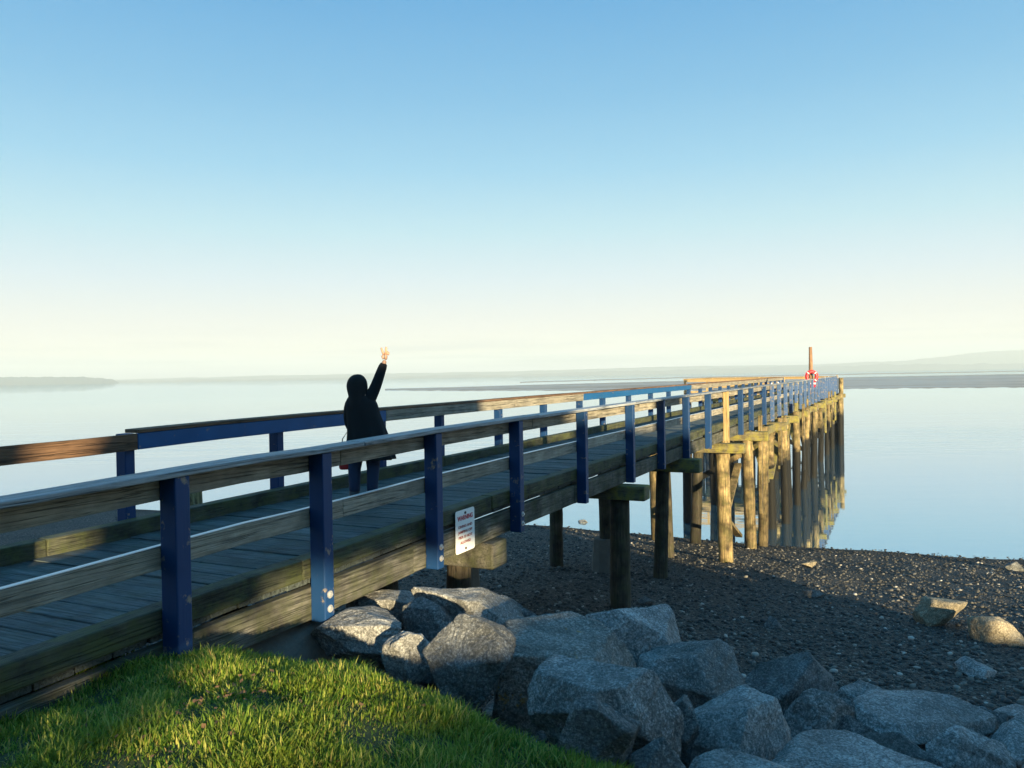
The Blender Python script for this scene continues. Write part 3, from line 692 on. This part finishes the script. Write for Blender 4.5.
# ------------------------------------------------------------------ warning sign
t1, t2 = pier_t(454, XN-.128), pier_t(473, XN-.128); tc = (t1+t2)/2; sw = t2-t1
zt = (at(463, 510, PW(XN, tc, 0).y).z-CZ); zb = (at(463, 552.5, PW(XN, tc, 0).y).z-CZ); sh = zt-zb
print('sign', tc, sw, zt, zb)
sign = empty('warning_sign', PW(XN-.128, tc, (zt+zb)/2), -TH+math.pi/2)    # local x along the pier, y outwards negative
b = MB(); rr = .03; n_ = 6; out = []
for cx, cz, a0 in ((sw/2-rr, sh/2-rr, 0), (-sw/2+rr, sh/2-rr, 90), (-sw/2+rr, -sh/2+rr, 180), (sw/2-rr, -sh/2+rr, 270)):
    for i in range(n_+1): a = R(a0+90*i/n_); out.append((cx+rr*math.cos(a), cz+rr*math.sin(a)))
m_ = len(out); b.add([(x, -.004, z) for x, z in out]+[(x, 0, z) for x, z in out], [tuple(range(m_)), tuple(range(m_, 2*m_))[::-1]]+[(i, (i+1) % m_, (i+1) % m_+m_, i+m_) for i in range(m_)])
b.build('panel', plain('white_sign_face', (.78, .78, .76), .4, 0, .05, 6), sign)
inkr = plain('red_ink', (.5, .03, .05), .5, 0, .1); inkd = plain('dark_red_ink', (.35, .06, .05), .5, 0, .2)
def text(s, z, size, mat, parent, wmax, nm='lettering', bold=0.0):
    cu = bpy.data.curves.new(nm, 'FONT'); cu.body = s; cu.size = size; cu.align_x = 'CENTER'; cu.align_y = 'CENTER'; cu.extrude = .0008; cu.offset = bold
    o = bpy.data.objects.new(nm, cu); col.objects.link(o); cu.materials.append(mat); o.parent = parent
    o.location = (0, -.006, z); o.rotation_euler = (math.pi/2, 0, 0); bpy.context.view_layer.update()
    wd = o.dimensions.x
    if wd > 0: o.scale = (wmax/wd, 1, 1)
    me = bpy.data.meshes.new_from_object(o.evaluated_get(bpy.context.evaluated_depsgraph_get())); o2 = bpy.data.objects.new(nm, me); col.objects.link(o2)
    o2.parent = parent; o2.location = o.location; o2.rotation_euler = o.rotation_euler; o2.scale = o.scale; bpy.data.objects.remove(o); return o2
text('WARNING', sh*.31, sh*.15, inkr, sign, sw*.8, bold=.002)
for i, (s_, w_) in enumerate((('DIVING AND', .72), ('JUMPING OFF', .74), ('PIER IS NOT', .72), ('ALLOWED', .55))):
    text(s_, sh*(.11-.125*i), sh*.085, inkd, sign, sw*w_, bold=.0008)
for z in (sh*.42, -sh*.42):
    m_ = MB(); m_.tube([(0, -.004, z), (0, -.012, z)], .014, 10); m_.build('screw', plain('rusty_screw', (.08, .05, .04), .6, .3), sign)
tag(sign, 'white warning sign with red lettering screwed to the side of the pier', 'sign')

# ------------------------------------------------------------------ life ring stand and ring
tr_ = pier_t(811, XN-.3); q = PW(XN-.3, tr_, 0); dR = q.y
topz = at(811, 347, dR).z-CZ
st = empty('life_ring_stand', PW(XN-.27, tr_, DK), -TH)
b = MB(); b.tube([(0, 0, 0), (0, 0, 1.2), (.01, 0, 2.0), (0, 0, topz-DK)], [.11, .11, .10, .085], 10, True, .03); b.build('pole', wood('pole_timber', (.16, .09, .05), (.38, .22, .12), 'Z', stain=.3), st, smooth=True)
b = MB(); b.box(-.03, .30, -.10, .12, RT-DK-.03, RT-DK+.04); b.build('bracket', M['tan'], st)
tag(st, 'tall bare wooden pole rising above the far railing and holding the life ring', 'pole')
rc = at(808.5, 376.5, dR)
ring = empty('life_ring', rc+Vector((.05, -.32, 0)), -TH*.3)
def torus(Rm, rm, a0, a1, n=14, mname='segment', mat=None, par=None):
    b = MB(); b.tube([(Rm*math.cos(a), 0, Rm*math.sin(a)) for a in np.linspace(a0, a1, n)], rm, 14, True); return b.build(mname, mat, par, smooth=True)
redp = plain('red_ring_vinyl', (.5, .01, .02), .4, 0, .1); whp = plain('white_ring_band', (.8, .78, .76), .4, 0, .05)
for i in range(4):
    a = i*math.pi/2+math.pi/4
    torus(.26, .085, a+.08, a+math.pi/2-.08, 14, 'ring_segment', redp, ring); torus(.26, .087, a-.08, a+.08, 5, 'ring_band', whp, ring)
b = MB(); b.tube([(.36*math.cos(a), 0, .36*math.sin(a)) for a in np.linspace(0, 2*math.pi, 40)], .008, 6, False); b.build('grab_rope', redp, ring)
tag(ring, 'red and white life ring hanging on the far railing below the pole', 'life ring')
fl = empty('throw_bag', at(809.5, 383.5, dR)+Vector((.05, -.30, 0)), -TH*.3)
b = MB(); b.tube([(0, 0, -.22), (0, 0, -.17), (0, 0, .1), (0, 0, .17)], [.10, .16, .17, .09], 12); b.build('bag', redp, fl, smooth=True); b = MB(); b.tube([(0, 0, -.03), (0, 0, .04)], .18, 12); b.build('band', whp, fl)
tag(fl, 'small red throw line bag hanging under the life ring', 'rescue bag')
# small white notices on the far railing
for px, lab in ((776, 'left of the small white notices on the far railing, before the life ring'), (782.5, 'right of the paired white notices on the far railing, before the life ring'), (828, 'small white notice on the railing just beyond the life ring'), (831.5, 'farthest small white notice on the railing, near the pier end')):
    tt = pier_t(px, XN); b = MB(); b.box(-.13, .13, -.012, 0, -.15, .13)
    o = b.build('notice_board', plain('notice_white', (.8, .8, .78), .4, 0, .05), bevel=.004, loc=PW(XN-.13, tt, RT-.09+dz(tt))); o.rotation_euler = (0, 0, -TH+math.pi/2)
    tag(o, lab, 'notice')

# ------------------------------------------------------------------ person
pd = 9.4; foot = at(367.5, 506, pd); foot.z = CZ+DK+.004+dz(8)
person = empty('person', foot, 0)
blk = plain('black_coat_fabric', (.005, .006, .008), .95, 0, .3, 40, .3); jean = plain('blue_denim', (.018, .035, .085), .8, 0, .25, 60); skin = plain('skin', (.40, .24, .17), .55, 0, .08); hairm = plain('black_hair', (.006, .005, .005), .9, 0, .3, 80, .3)
boot = plain('dark_boot', (.015, .015, .02), .5); redb = plain('red_bag_fabric', (.4, .02, .02), .7)
def skinned(name, verts, edges, rads, mat, parent, sub=2):
    me = bpy.data.meshes.new(name); me.from_pydata([Vector(v) for v in verts], edges, []); me.update()
    o = bpy.data.objects.new(name, me); col.objects.link(o); o.parent = parent; me.materials.append(mat)
    sk = o.modifiers.new('skin', 'SKIN'); sk.use_smooth_shade = True
    if not me.skin_vertices: me.attributes.new('skin', 'FLOAT', 'POINT') if False else None
    lay = me.skin_vertices[0].data if me.skin_vertices else None
    if lay is None:
        bpy.context.view_layer.objects.active = o; bpy.ops.mesh.customdata_skin_add(); lay = me.skin_vertices[0].data
    for i, r_ in enumerate(rads):
        lay[i].radius = (r_, r_) if not isinstance(r_, tuple) else r_; lay[i].use_root = (i == 0)
    s_ = o.modifiers.new('s', 'SUBSURF'); s_.levels = sub; s_.render_levels = sub
    return o
Vp = [(-.01, 0, .80), (-.03, 0, .98), (-.05, 0, 1.14), (-.065, 0, 1.27), (-.08, .0, 1.36), (-.085, .01, 1.45),   # pelvis..head
      (-.10, 0, .76), (-.145, .0, .44), (-.15, .0, .09), (-.15, .13, .04),         # left leg
      (.07, 0, .76), (.075, -.0, .44), (.06, .02, .09), (.06, .15, .04),           # right leg
      (-.18, 0, 1.215), (-.20, .04, .99), (-.16, .19, .86),                          # left arm, hand in front
      (.06, 0, 1.25), (.145, .02, 1.48), (.235, .02, 1.715)]                            # right arm raised
Ep = [(0,1),(1,2),(2,3),(3,4),(4,5),(0,6),(6,7),(7,8),(8,9),(0,10),(10,11),(11,12),(12,13),(3,14),(14,15),(15,16),(3,17),(17,18),(18,19)]
Rp = [.13,.12,.13,.11,.05,.085,.085,.062,.045,.035,.085,.062,.045,.035,.055,.045,.03,.055,.042,.028]
body = skinned('body', Vp, Ep, Rp, [skin][0], person)
# trousers / boots over the legs
for sx, kx, fx in ((-.10, -.145, -.15), (.07, .075, .06)):
    b = MB(); b.tube([(sx, 0, .80), (sx*.6+kx*.4, 0, .62), (kx, 0, .44), (fx, .01, .25), (fx, .01, .12)], [.10, .092, .076, .066, .06], 14); b.build('trouser_leg', jean, person, smooth=True)
    b = MB(); b.tube([(fx, -.01, .18), (fx, .0, .07), (fx, .0, 0)], [.062, .058, .055], 14); b.tube([(fx, -.04, .035), (fx, .06, .045), (fx, .15, .035), (fx, .19, .025)], [.045, .05, .045, .02], 12); b.build('boot', boot, person, smooth=True)
# coat: stacked rings
def rings(name, rows, mat, parent, n=40, fold=0):
    b = MB(); vs = []; fs = []
    for j, (z, cx, cy, a, bb) in enumerate(rows):
        for i in range(n):
            th = 2*math.pi*i/n; f = 1+fold*max(0, (len(rows)/2-j)/len(rows))*math.sin(th*9+j*.15)
            vs.append((cx+a*math.cos(th)*f, cy+bb*math.sin(th)*f, z))
    for j in range(len(rows)-1):
        for i in range(n): fs.append((j*n+i, j*n+(i+1) % n, (j+1)*n+(i+1) % n, (j+1)*n+i))
    fs.append(tuple(range((len(rows)-1)*n, len(rows)*n))); b.add(vs, fs)
    o = b.build(name, mat, parent, smooth=True); s_ = o.modifiers.new('s', 'SOLIDIFY'); s_.thickness = .012; ss = o.modifiers.new('ss', 'SUBSURF'); ss.levels = 1; ss.render_levels = 1; return o
rings('coat', [(.545, .035, 0, .295, .21), (.57, .035, 0, .292, .21), (.70, .03, 0, .270, .19), (.85, .012, 0, .238, .17), (.98, -.01, 0, .215, .155), (1.08, -.03, 0, .20, .145), (1.16, -.045, 0, .195, .14), (1.235, -.055, 0, .185, .12), (1.29, -.07, 0, .13, .10), (1.33, -.08, 0, .085, .085)], blk, person, fold=.22)
def chain(name, pts, rad, mat): 
    b = MB(); b.tube(pts, rad, 16, True, .02); o = b.build(name, mat, person, smooth=True); s_ = o.modifiers.new('ss', 'SUBSURF'); s_.levels = 1; s_.render_levels = 1; return o
chain('sleeve', [(-.13, 0, 1.27), (-.175, 0, 1.20), (-.20, .02, 1.10), (-.205, .04, .99), (-.20, .09, .93), (-.18, .15, .89)], [.07, .078, .072, .066, .06, .052], blk)
chain('sleeve', [(.0, 0, 1.20), (.055, 0, 1.27), (.10, .01, 1.36), (.145, .02, 1.47), (.182, .02, 1.58), (.228, .02, 1.69)], [.09, .078, .068, .062, .056, .050], blk)
# hood / hair falling over the shoulders
rings('hair', [(1.08, -.075, -.06, .10, .06), (1.16, -.08, -.055, .12, .085), (1.24, -.085, -.03, .108, .10), (1.30, -.09, -.005, .108, .112), (1.37, -.097, .005, .124, .122), (1.43, -.10, .01, .126, .124), (1.49, -.098, .01, .108, .112), (1.53, -.095, .008, .075, .08), (1.552, -.092, .005, .03, .03)], hairm, person, n=28, fold=.06)
# face on the seaward side
b = MB()
b.tube([(-.085, .10, 1.36), (-.085, .118, 1.40), (-.085, .12, 1.45), (-.085, .11, 1.50)], [.05, .068, .07, .055], 18); fc = b.build('face', skin, person, smooth=True)
b = MB(); b.tube([(-.085, .185, 1.455), (-.085, .205, 1.425), (-.085, .19, 1.415)], [.008, .014, .012], 8); b.build('nose', skin, fc, smooth=True)
for s_ in (-1, 1):
    b = MB(); b.tube([(-.085+s_*.028-.01, .18, 1.455), (-.085+s_*.028+.01, .18, 1.455)], .008, 8); b.build('eye', boot, fc)
b = MB(); b.tube([(-.108, .172, 1.385), (-.085, .18, 1.382), (-.062, .172, 1.385)], [.004, .007, .004], 8); b.build('mouth', redp, fc)
# raised hand: V sign
hb = Vector((.24, .02, 1.71)); 
Vh = [(0, 0, 0), (.004, 0, .035), (.006, 0, .075)]; Eh = [(0, 1), (1, 2)]; Rh = [(.026, .02), (.038, .02), (.040, .019)]
o = skinned('hand', [hb+Vector(v) for v in Vh], Eh, Rh, skin, person)
def finger(pts, r_): 
    b = MB(); b.tube([hb+Vector(p) for p in pts], r_, 10); b.build('finger', skin, o, smooth=True)
finger([(-.020, 0, .065), (-.034, 0, .10), (-.043, .0, .128), (-.050, 0, .148)], [.014, .0135, .013, .010])    # index, leaning left
finger([(.0, 0, .07), (.006, 0, .11), (.009, 0, .138), (.010, 0, .158)], [.014, .0135, .013, .010])          # middle
finger([(.018, .0, .07), (.023, .012, .10), (.021, .034, .10), (.018, .038, .075)], [.011, .0105, .0095, .007])
finger([(.032, .0, .062), (.038, .012, .087), (.036, .030, .088), (.030, .034, .066)], [.0095, .009, .0085, .006])
finger([(-.026, .006, .02), (-.042, .016, .045), (-.028, .032, .066), (-.004, .040, .078)], [.014, .012, .010, .008])  # thumb folded over
# lowered left hand
lh = Vector((-.175, .185, .865))
h2 = skinned('hand', [lh, lh+Vector((.02, .03, -.02)), lh+Vector((.035, .055, -.04))], [(0, 1), (1, 2)], [(.02, .02), (.028, .016), (.03, .014)], skin, person)
for kx in range(4):
    b = MB(); s0 = lh+Vector((.02+.006*kx, .055+.004*kx, -.062+.016*kx)); b.tube([s0, s0+Vector((.022, .022, -.008)), s0+Vector((.036, .018, -.022)), s0+Vector((.036, .0, -.032))], [.010, .0095, .0085, .007], 8); b.build('finger', skin, h2, smooth=True)
b = MB(); b.tube([lh+Vector((-.0, .02, -.0)), lh+Vector((.0, .045, .015)), lh+Vector((.02, .07, .015))], [.011, .011, .008], 8); b.build('finger', skin, h2, smooth=True)
tag(root, 'long wooden pier with blue railing posts standing on piles in the water', 'pier')
tag(person, 'person in black coat on the pier, back turned, raising a V sign', 'person')
# red bag held at the left side
bag = empty('red_bag', foot+Vector((-.25, .0, .53)), .2)
b = MB(); b.box(-.075, .085, -.04, .05, -.10, .08); b.build('pouch', redb, bag, bevel=.03)
b = MB(); b.tube([(-.05, 0, .08), (-.03, .03, .26), (.02, .08, .33), (.05, .03, .26), (.06, 0, .08)], .006, 6, False); b.build('strap', boot, bag)
tag(bag, 'small red bag hanging at the left side of the person in black', 'bag')


# ------------------------------------------------------------------ unseen houses and trees added behind the camera, shaped to cut the sun
EL, SAZ = R(8.0), R(19)          # sun elevation, and how far to the right of straight behind the camera
QH = Vector((math.sin(SAZ), -math.cos(SAZ), 0)); QP = Vector((math.cos(SAZ), math.sin(SAZ), 0))
DO = 22.0; ZS = (40-DO)*math.tan(EL)
def OW(s_, D, z): return QP*s_+QH*D+Vector((0, 0, z))
plaster = plain('house_plaster', (.35, .33, .3), .85, 0, .12, 3); brick = plain('house_brick', (.22, .1, .07), .85, 0, .3, 8); glass = plain('window_glass', (.03, .04, .05), .08); wfr = plain('window_frame_white', (.7, .7, .68), .5, 0, .05); roofm = plain('roof_shingle', (.06, .055, .05), .85, 0, .3, 12, .4)
def house_blocker(prof, D0, depth, mat, lab, wins):  # unseen building shape, its outline cut to cast the shade
    prof = [(a, 3.6 if z < 4 else z-ZS) for a, z in prof]; wins = [(a, z-ZS, w_, h_) for a, z, w_, h_ in wins if z-ZS > 4.2]
    o0 = OW(prof[0][0], D0, 3.6); root_ = empty('house', o0, SAZ); s0 = prof[0][0]
    b = MB(); n_ = len(prof); b.add([(a-s0, -0.0, z-3.6) for a, z in prof]+[(a-s0, -depth, z-3.6) for a, z in prof], [tuple(range(n_))[::-1], tuple(range(n_, 2*n_))]+[(i, (i+1) % n_, (i+1) % n_+n_, i+n_) for i in range(n_)])
    b.build('wall', mat, root_)
    top = [p for p in prof if p[1] > 5]
    b = MB()
    for (a, z), (a2, z2) in zip(top[:-1], top[1:]):
        if abs(z-z2) < 4: b.beam((a-s0, .02, z-3.6-.06), (a2-s0, .02, z2-3.6-.06), .16, .12)
    b.build('fascia', wfr, root_)
    b = MB()
    for (a, z), (a2, z2) in zip(top[:-1], top[1:]):
        if abs(a2-a) > .3: b.add([(a-s0, .05, z-3.6+.003), (a2-s0, .05, z2-3.6+.003), (a2-s0, -depth-.1, z2-3.6+.003), (a-s0, -depth-.1, z-3.6+.003)], [(0, 1, 2, 3)])
    b.build('roof', roofm, root_)
    for (a, z, w_, h_) in wins:
        b = MB(); b.box(a-s0-w_/2-.08, a-s0+w_/2+.08, .002, .07, z-3.6-.08, z-3.6+h_+.08); f = b.build('window', wfr, root_)
        b = MB(); b.box(a-s0-w_/2, a-s0-.03, .072, .08, z-3.6, z-3.6+h_); b.box(a-s0+.03, a-s0+w_/2, .072, .08, z-3.6, z-3.6+h_); b.build('pane', glass, f)
    return tag(root_, lab, 'house')
house_blocker([(-15, 3), (-15, 10.03), (1.2, 10.03), (1.25, 10.12), (1.95, 10.16), (2.0, 10.22), (2.9, 10.22), (2.9, 3)], DO, 7, plaster, 'pale flat roofed two storey house behind the lawn', [(-12, 7.6, 1.6, 1.3), (-8, 7.6, 1.6, 1.3), (-4, 7.6, 1.6, 1.3), (0, 7.6, 1.6, 1.3), (-12, 4.9, 1.6, 1.4), (-6, 4.9, 1.6, 1.4), (0, 4.9, 1.6, 1.4)])
house_blocker([(2.82, 3), (2.82, 12.06), (7.5, 12.06), (7.55, 12.9), (8.9, 12.9), (8.95, 12.02), (9.5, 12.0), (10.35, 11.1), (10.38, 8.5), (11.7, 8.46), (11.7, 3)], DO+.15, 8, brick, 'tall brick house with a stepped gable behind the lawn', [(4.6, 9.6, 1.3, 1.3), (7.2, 9.6, 1.3, 1.3), (4.6, 6.6, 1.3, 1.3), (7.2, 6.6, 1.3, 1.3), (9.6, 6.6, 1.0, 1.3)])
leafm = plain('leaf_mass', (.05, .09, .03), .9, 0, .5, 4); barkm = plain('bark', (.09, .065, .045), .95, 0, .4, 9, .5)
def crown_mesh(pts, ox):
    P_ = []; F_ = []; nf = len(ICO)
    for (s_, D_, z_, r_) in pts:
        c_ = OW(s_, D_, z_-ZS)-ox; J_ = 1+rng.uniform(-.28, .28, (nf, 1)); P_.append(ICO*J_*np.array([r_, r_, r_*.85])+np.array(c_)); F_.append(ICOF+len(F_)*nf)
    return np.concatenate(P_), np.concatenate(F_)
trees = [(-62, -75, -52, 18), (-42, -54, -29, 19), (-21, -30, -15.5, 17), (-11, -15.5, -6.5, 18), (-3.9, -6.5, -1.2, 17.5), (3.35, -1.2, 3.9, 16.5)]
def in_gap(s_, z_, m_):     # openings cut in the crowns where patches of sun must pass
    if (-.9 if z_ < 10.32 else .2)-m_ < s_ < 3.0 and z_ < 10.38+m_: return True
    if 1.35-m_ < s_ < 1.98+m_ and z_ > 12.62-m_: return True
    if -1.72-m_ < s_ < -1.4+m_ and 10.6-m_ < z_ < 12.05+m_: return True
    return False
for ti, (sx, s0, s1, top_) in enumerate(trees):
    base_ = OW(sx, DO-1.2, gz(*OW(sx, DO-1.2, 0)[:2])); tr0 = empty('tree', base_)
    pts = []; sc_x = (s1-s0)/2+.5; cx = (s0+s1)/2
    for r_, n_, jit in ((.62, 0, 0), (.2, 0, 0)):
        st_ = r_*.8; s_ = s0-.4
        while s_ < s1+.4:
            hmax = top_-((s_-cx)/sc_x)**2*3.0; z_ = 9.0
            while z_ < hmax:
                m_ = r_*.95; ok = not in_gap(s_, z_, m_)
                if ok and (r_ > .4 or in_gap(s_, z_, m_+.75)):
                    if not (s_ > 3.4 and z_ < 11.5): pts.append((s_+random.uniform(-.08, .08)*r_, DO-1.2+random.uniform(-.5, .5), z_+random.uniform(-.08, .08)*r_, r_))
                z_ += st_
            s_ += st_
    for q_ in range(260): # ragged outline
        a_ = random.uniform(0, math.pi); s_ = cx+sc_x*math.cos(a_)*1.02; z_ = top_-3+math.sin(a_)*3.3; pts.append((s_, DO-1.2+random.uniform(-2, 2), z_, random.uniform(.15, .4)))
    Pv, Fv = crown_mesh(pts, base_); np_mesh('crown', Pv, Fv, leafm, tr0)
    b = MB(); tx = Vector((0, 0, 0)); b.tube([tx, tx+Vector((.05, 0, 1.8)), tx+Vector((0, .1, 3.6)), tx+Vector((.1, 0, 6))], [.34, .26, .2, .1], 10, True, .05)
    b.build('trunk', barkm, tr0, smooth=True)
    tag(tr0, ['spreading tree at the far left end of the row', 'high crowned tree near the left end of the row', 'broad green tree farthest along the row behind the house', 'tall green tree second in the row behind the lawn', 'green tree beside the gap in the row of crowns', 'green tree nearest the brick house, its lowest boughs above the flat roof'][ti], 'tree', 'trees on the land side')
# unseen clipped row added right of the houses, its top set for beach shade
hp = []
for i in range(420):
    s_ = 11.9+22*i/420; hp.append((s_, DO+random.uniform(-.3, .3), 7.35+random.uniform(-.05, .1), random.uniform(.3, .42)))
    for z_ in (6.0, 6.9): hp.append((s_, DO+random.uniform(-.3, .3), z_, .75))
o0 = OW(17, DO, 4-ZS*0); Pv, Fv = crown_mesh(hp, o0); h_ = np_mesh('hedge', Pv, Fv, leafm); h_.location = o0; tag(h_, 'tall clipped green hedge running from the brick house', 'hedge')


# ------------------------------------------------------------------ haze
HAZE = True
if HAZE:
    b = MB(); b.box(-5700, 5700, -400, 5700, -4.5, 124); o = b.build('haze', None)
    o.data.materials.clear(); k = NT('haze_air'); k.n.remove(k.b); pv = k.new('ShaderNodeVolumePrincipled'); pv.inputs['Density'].default_value = 3.3e-4; pv.inputs['Color'].default_value = (.80, .93, 1, 1); pv.inputs['Anisotropy'].default_value = 0
    k.l(pv.outputs[0], k.out.inputs['Volume']); o.data.materials.append(k.m); tag(o, 'pale haze over the water fading the far shores', 'haze', kind='stuff')

# ------------------------------------------------------------------ light
to_sun = Vector((math.sin(SAZ)*math.cos(EL), -math.cos(SAZ)*math.cos(EL), math.sin(EL)))
sd = bpy.data.lights.new('sun', 'SUN'); sd.energy = 5; sd.angle = R(.5); sd.color = (1, .80, .46)
so = bpy.data.objects.new('sun', sd); col.objects.link(so); so.rotation_euler = to_sun.to_track_quat('Z', 'Y').to_euler()
wd_ = bpy.data.worlds.new('World'); sc.world = wd_; wd_.use_nodes = True; nt = wd_.node_tree; nn = nt.nodes; bg = nn['Background']
sky = nn.new('ShaderNodeTexSky'); sky.sky_type = 'NISHITA'; sky.sun_disc = False; sky.sun_elevation = EL
sky.sun_rotation = math.atan2(to_sun.x, to_sun.y); sky.altitude = 0; sky.air_density = 1.0; sky.dust_density = .6; sky.ozone_density = 2
tc_ = nn.new('ShaderNodeTexCoord'); sp = nn.new('ShaderNodeSeparateXYZ'); nt.links.new(tc_.outputs['Generated'], sp.inputs[0])
def S(v): # sRGB 0-255 to linear
    return tuple(((x/255)/12.92 if x/255 < .04045 else ((x/255+.055)/1.055)**2.4) for x in v)
EXPO = 1.7
rp = nn.new('ShaderNodeValToRGB'); rp.color_ramp.interpolation = 'LINEAR'; e = rp.color_ramp.elements
stops = [(0, (1.0, 1.03, 1.08)), (.0125, (1.02, 1.03, 1.04)), (.031, (1.04, .99, .87)), (.0686, (.90, .92, .88)), (.118, S((222, 240, 248))), (.178, S((192, 232, 246))), (.248, S((156, 214, 244))), (.325, S((128, 195, 236))), (.424, S((98, 175, 228))), (.6, S((84, 176, 238))), (1, S((70, 178, 244)))]
while len(e) < len(stops): e.new(.5)
for el, (p_, c_) in zip(e, stops): el.position = p_; el.color = (*c_, 1)
nt.links.new(sp.outputs[2], rp.inputs[0])
# Nishita (strength .1) graded towards the measured sky colours
ms = nn.new('ShaderNodeVectorMath'); ms.operation = 'SCALE'; ms.inputs['Scale'].default_value = .1; nt.links.new(sky.outputs[0], ms.inputs[0])
# thin streaks of cloud low over the horizon
mp = nn.new('ShaderNodeMapping'); mp.inputs['Scale'].default_value = (2.2, 2.2, 60); nt.links.new(tc_.outputs['Generated'], mp.inputs[0])
nz = nn.new('ShaderNodeTexNoise'); nz.inputs['Scale'].default_value = 2.0; nz.inputs['Detail'].default_value = 4; nt.links.new(mp.outputs[0], nz.inputs['Vector'])
cr = nn.new('ShaderNodeValToRGB'); cr.color_ramp.elements[0].position = .5; cr.color_ramp.elements[1].position = .72; nt.links.new(nz.outputs['Fac'], cr.inputs[0])
hb_ = nn.new('ShaderNodeValToRGB'); he = hb_.color_ramp.elements; he.new(.5); he.new(.6)
for el, (p_, c_) in zip(he, [(.0, 0), (.014, 1), (.03, .6), (.07, 0)]): el.position = p_; el.color = (c_, c_, c_, 1)
nt.links.new(sp.outputs[2], hb_.inputs[0])
mm = nn.new('ShaderNodeMath'); mm.operation = 'MULTIPLY'; nt.links.new(cr.outputs[0], mm.inputs[0]); nt.links.new(hb_.outputs[0], mm.inputs[1])
m2 = nn.new('ShaderNodeMath'); m2.operation = 'MULTIPLY'; m2.inputs[1].default_value = .85; nt.links.new(mm.outputs[0], m2.inputs[0])
mc = nn.new('ShaderNodeMix'); mc.data_type = 'RGBA'; mc.inputs[7].default_value = (*S((198, 206, 214)), 1); nt.links.new(m2.outputs[0], mc.inputs[0]); nt.links.new(rp.outputs[0], mc.inputs[6])
mxs = nn.new('ShaderNodeMix'); mxs.data_type = 'RGBA'; mxs.inputs[0].default_value = .93; nt.links.new(ms.outputs[0], mxs.inputs[6]); nt.links.new(mc.outputs[2], mxs.inputs[7])
nt.links.new(mxs.outputs[2], bg.inputs[0]); bg.inputs[1].default_value = 2**-EXPO
sc.view_settings.view_transform = 'Standard'; sc.view_settings.look = 'None'; sc.view_settings.gamma = 1; sc.view_settings.exposure = EXPO
sc.cycles.use_denoising = True; sc.cycles.max_bounces = 6; sc.cycles.volume_bounces = 0; sc.cycles.transparent_max_bounces = 8; sc.cycles.volume_max_steps = 64
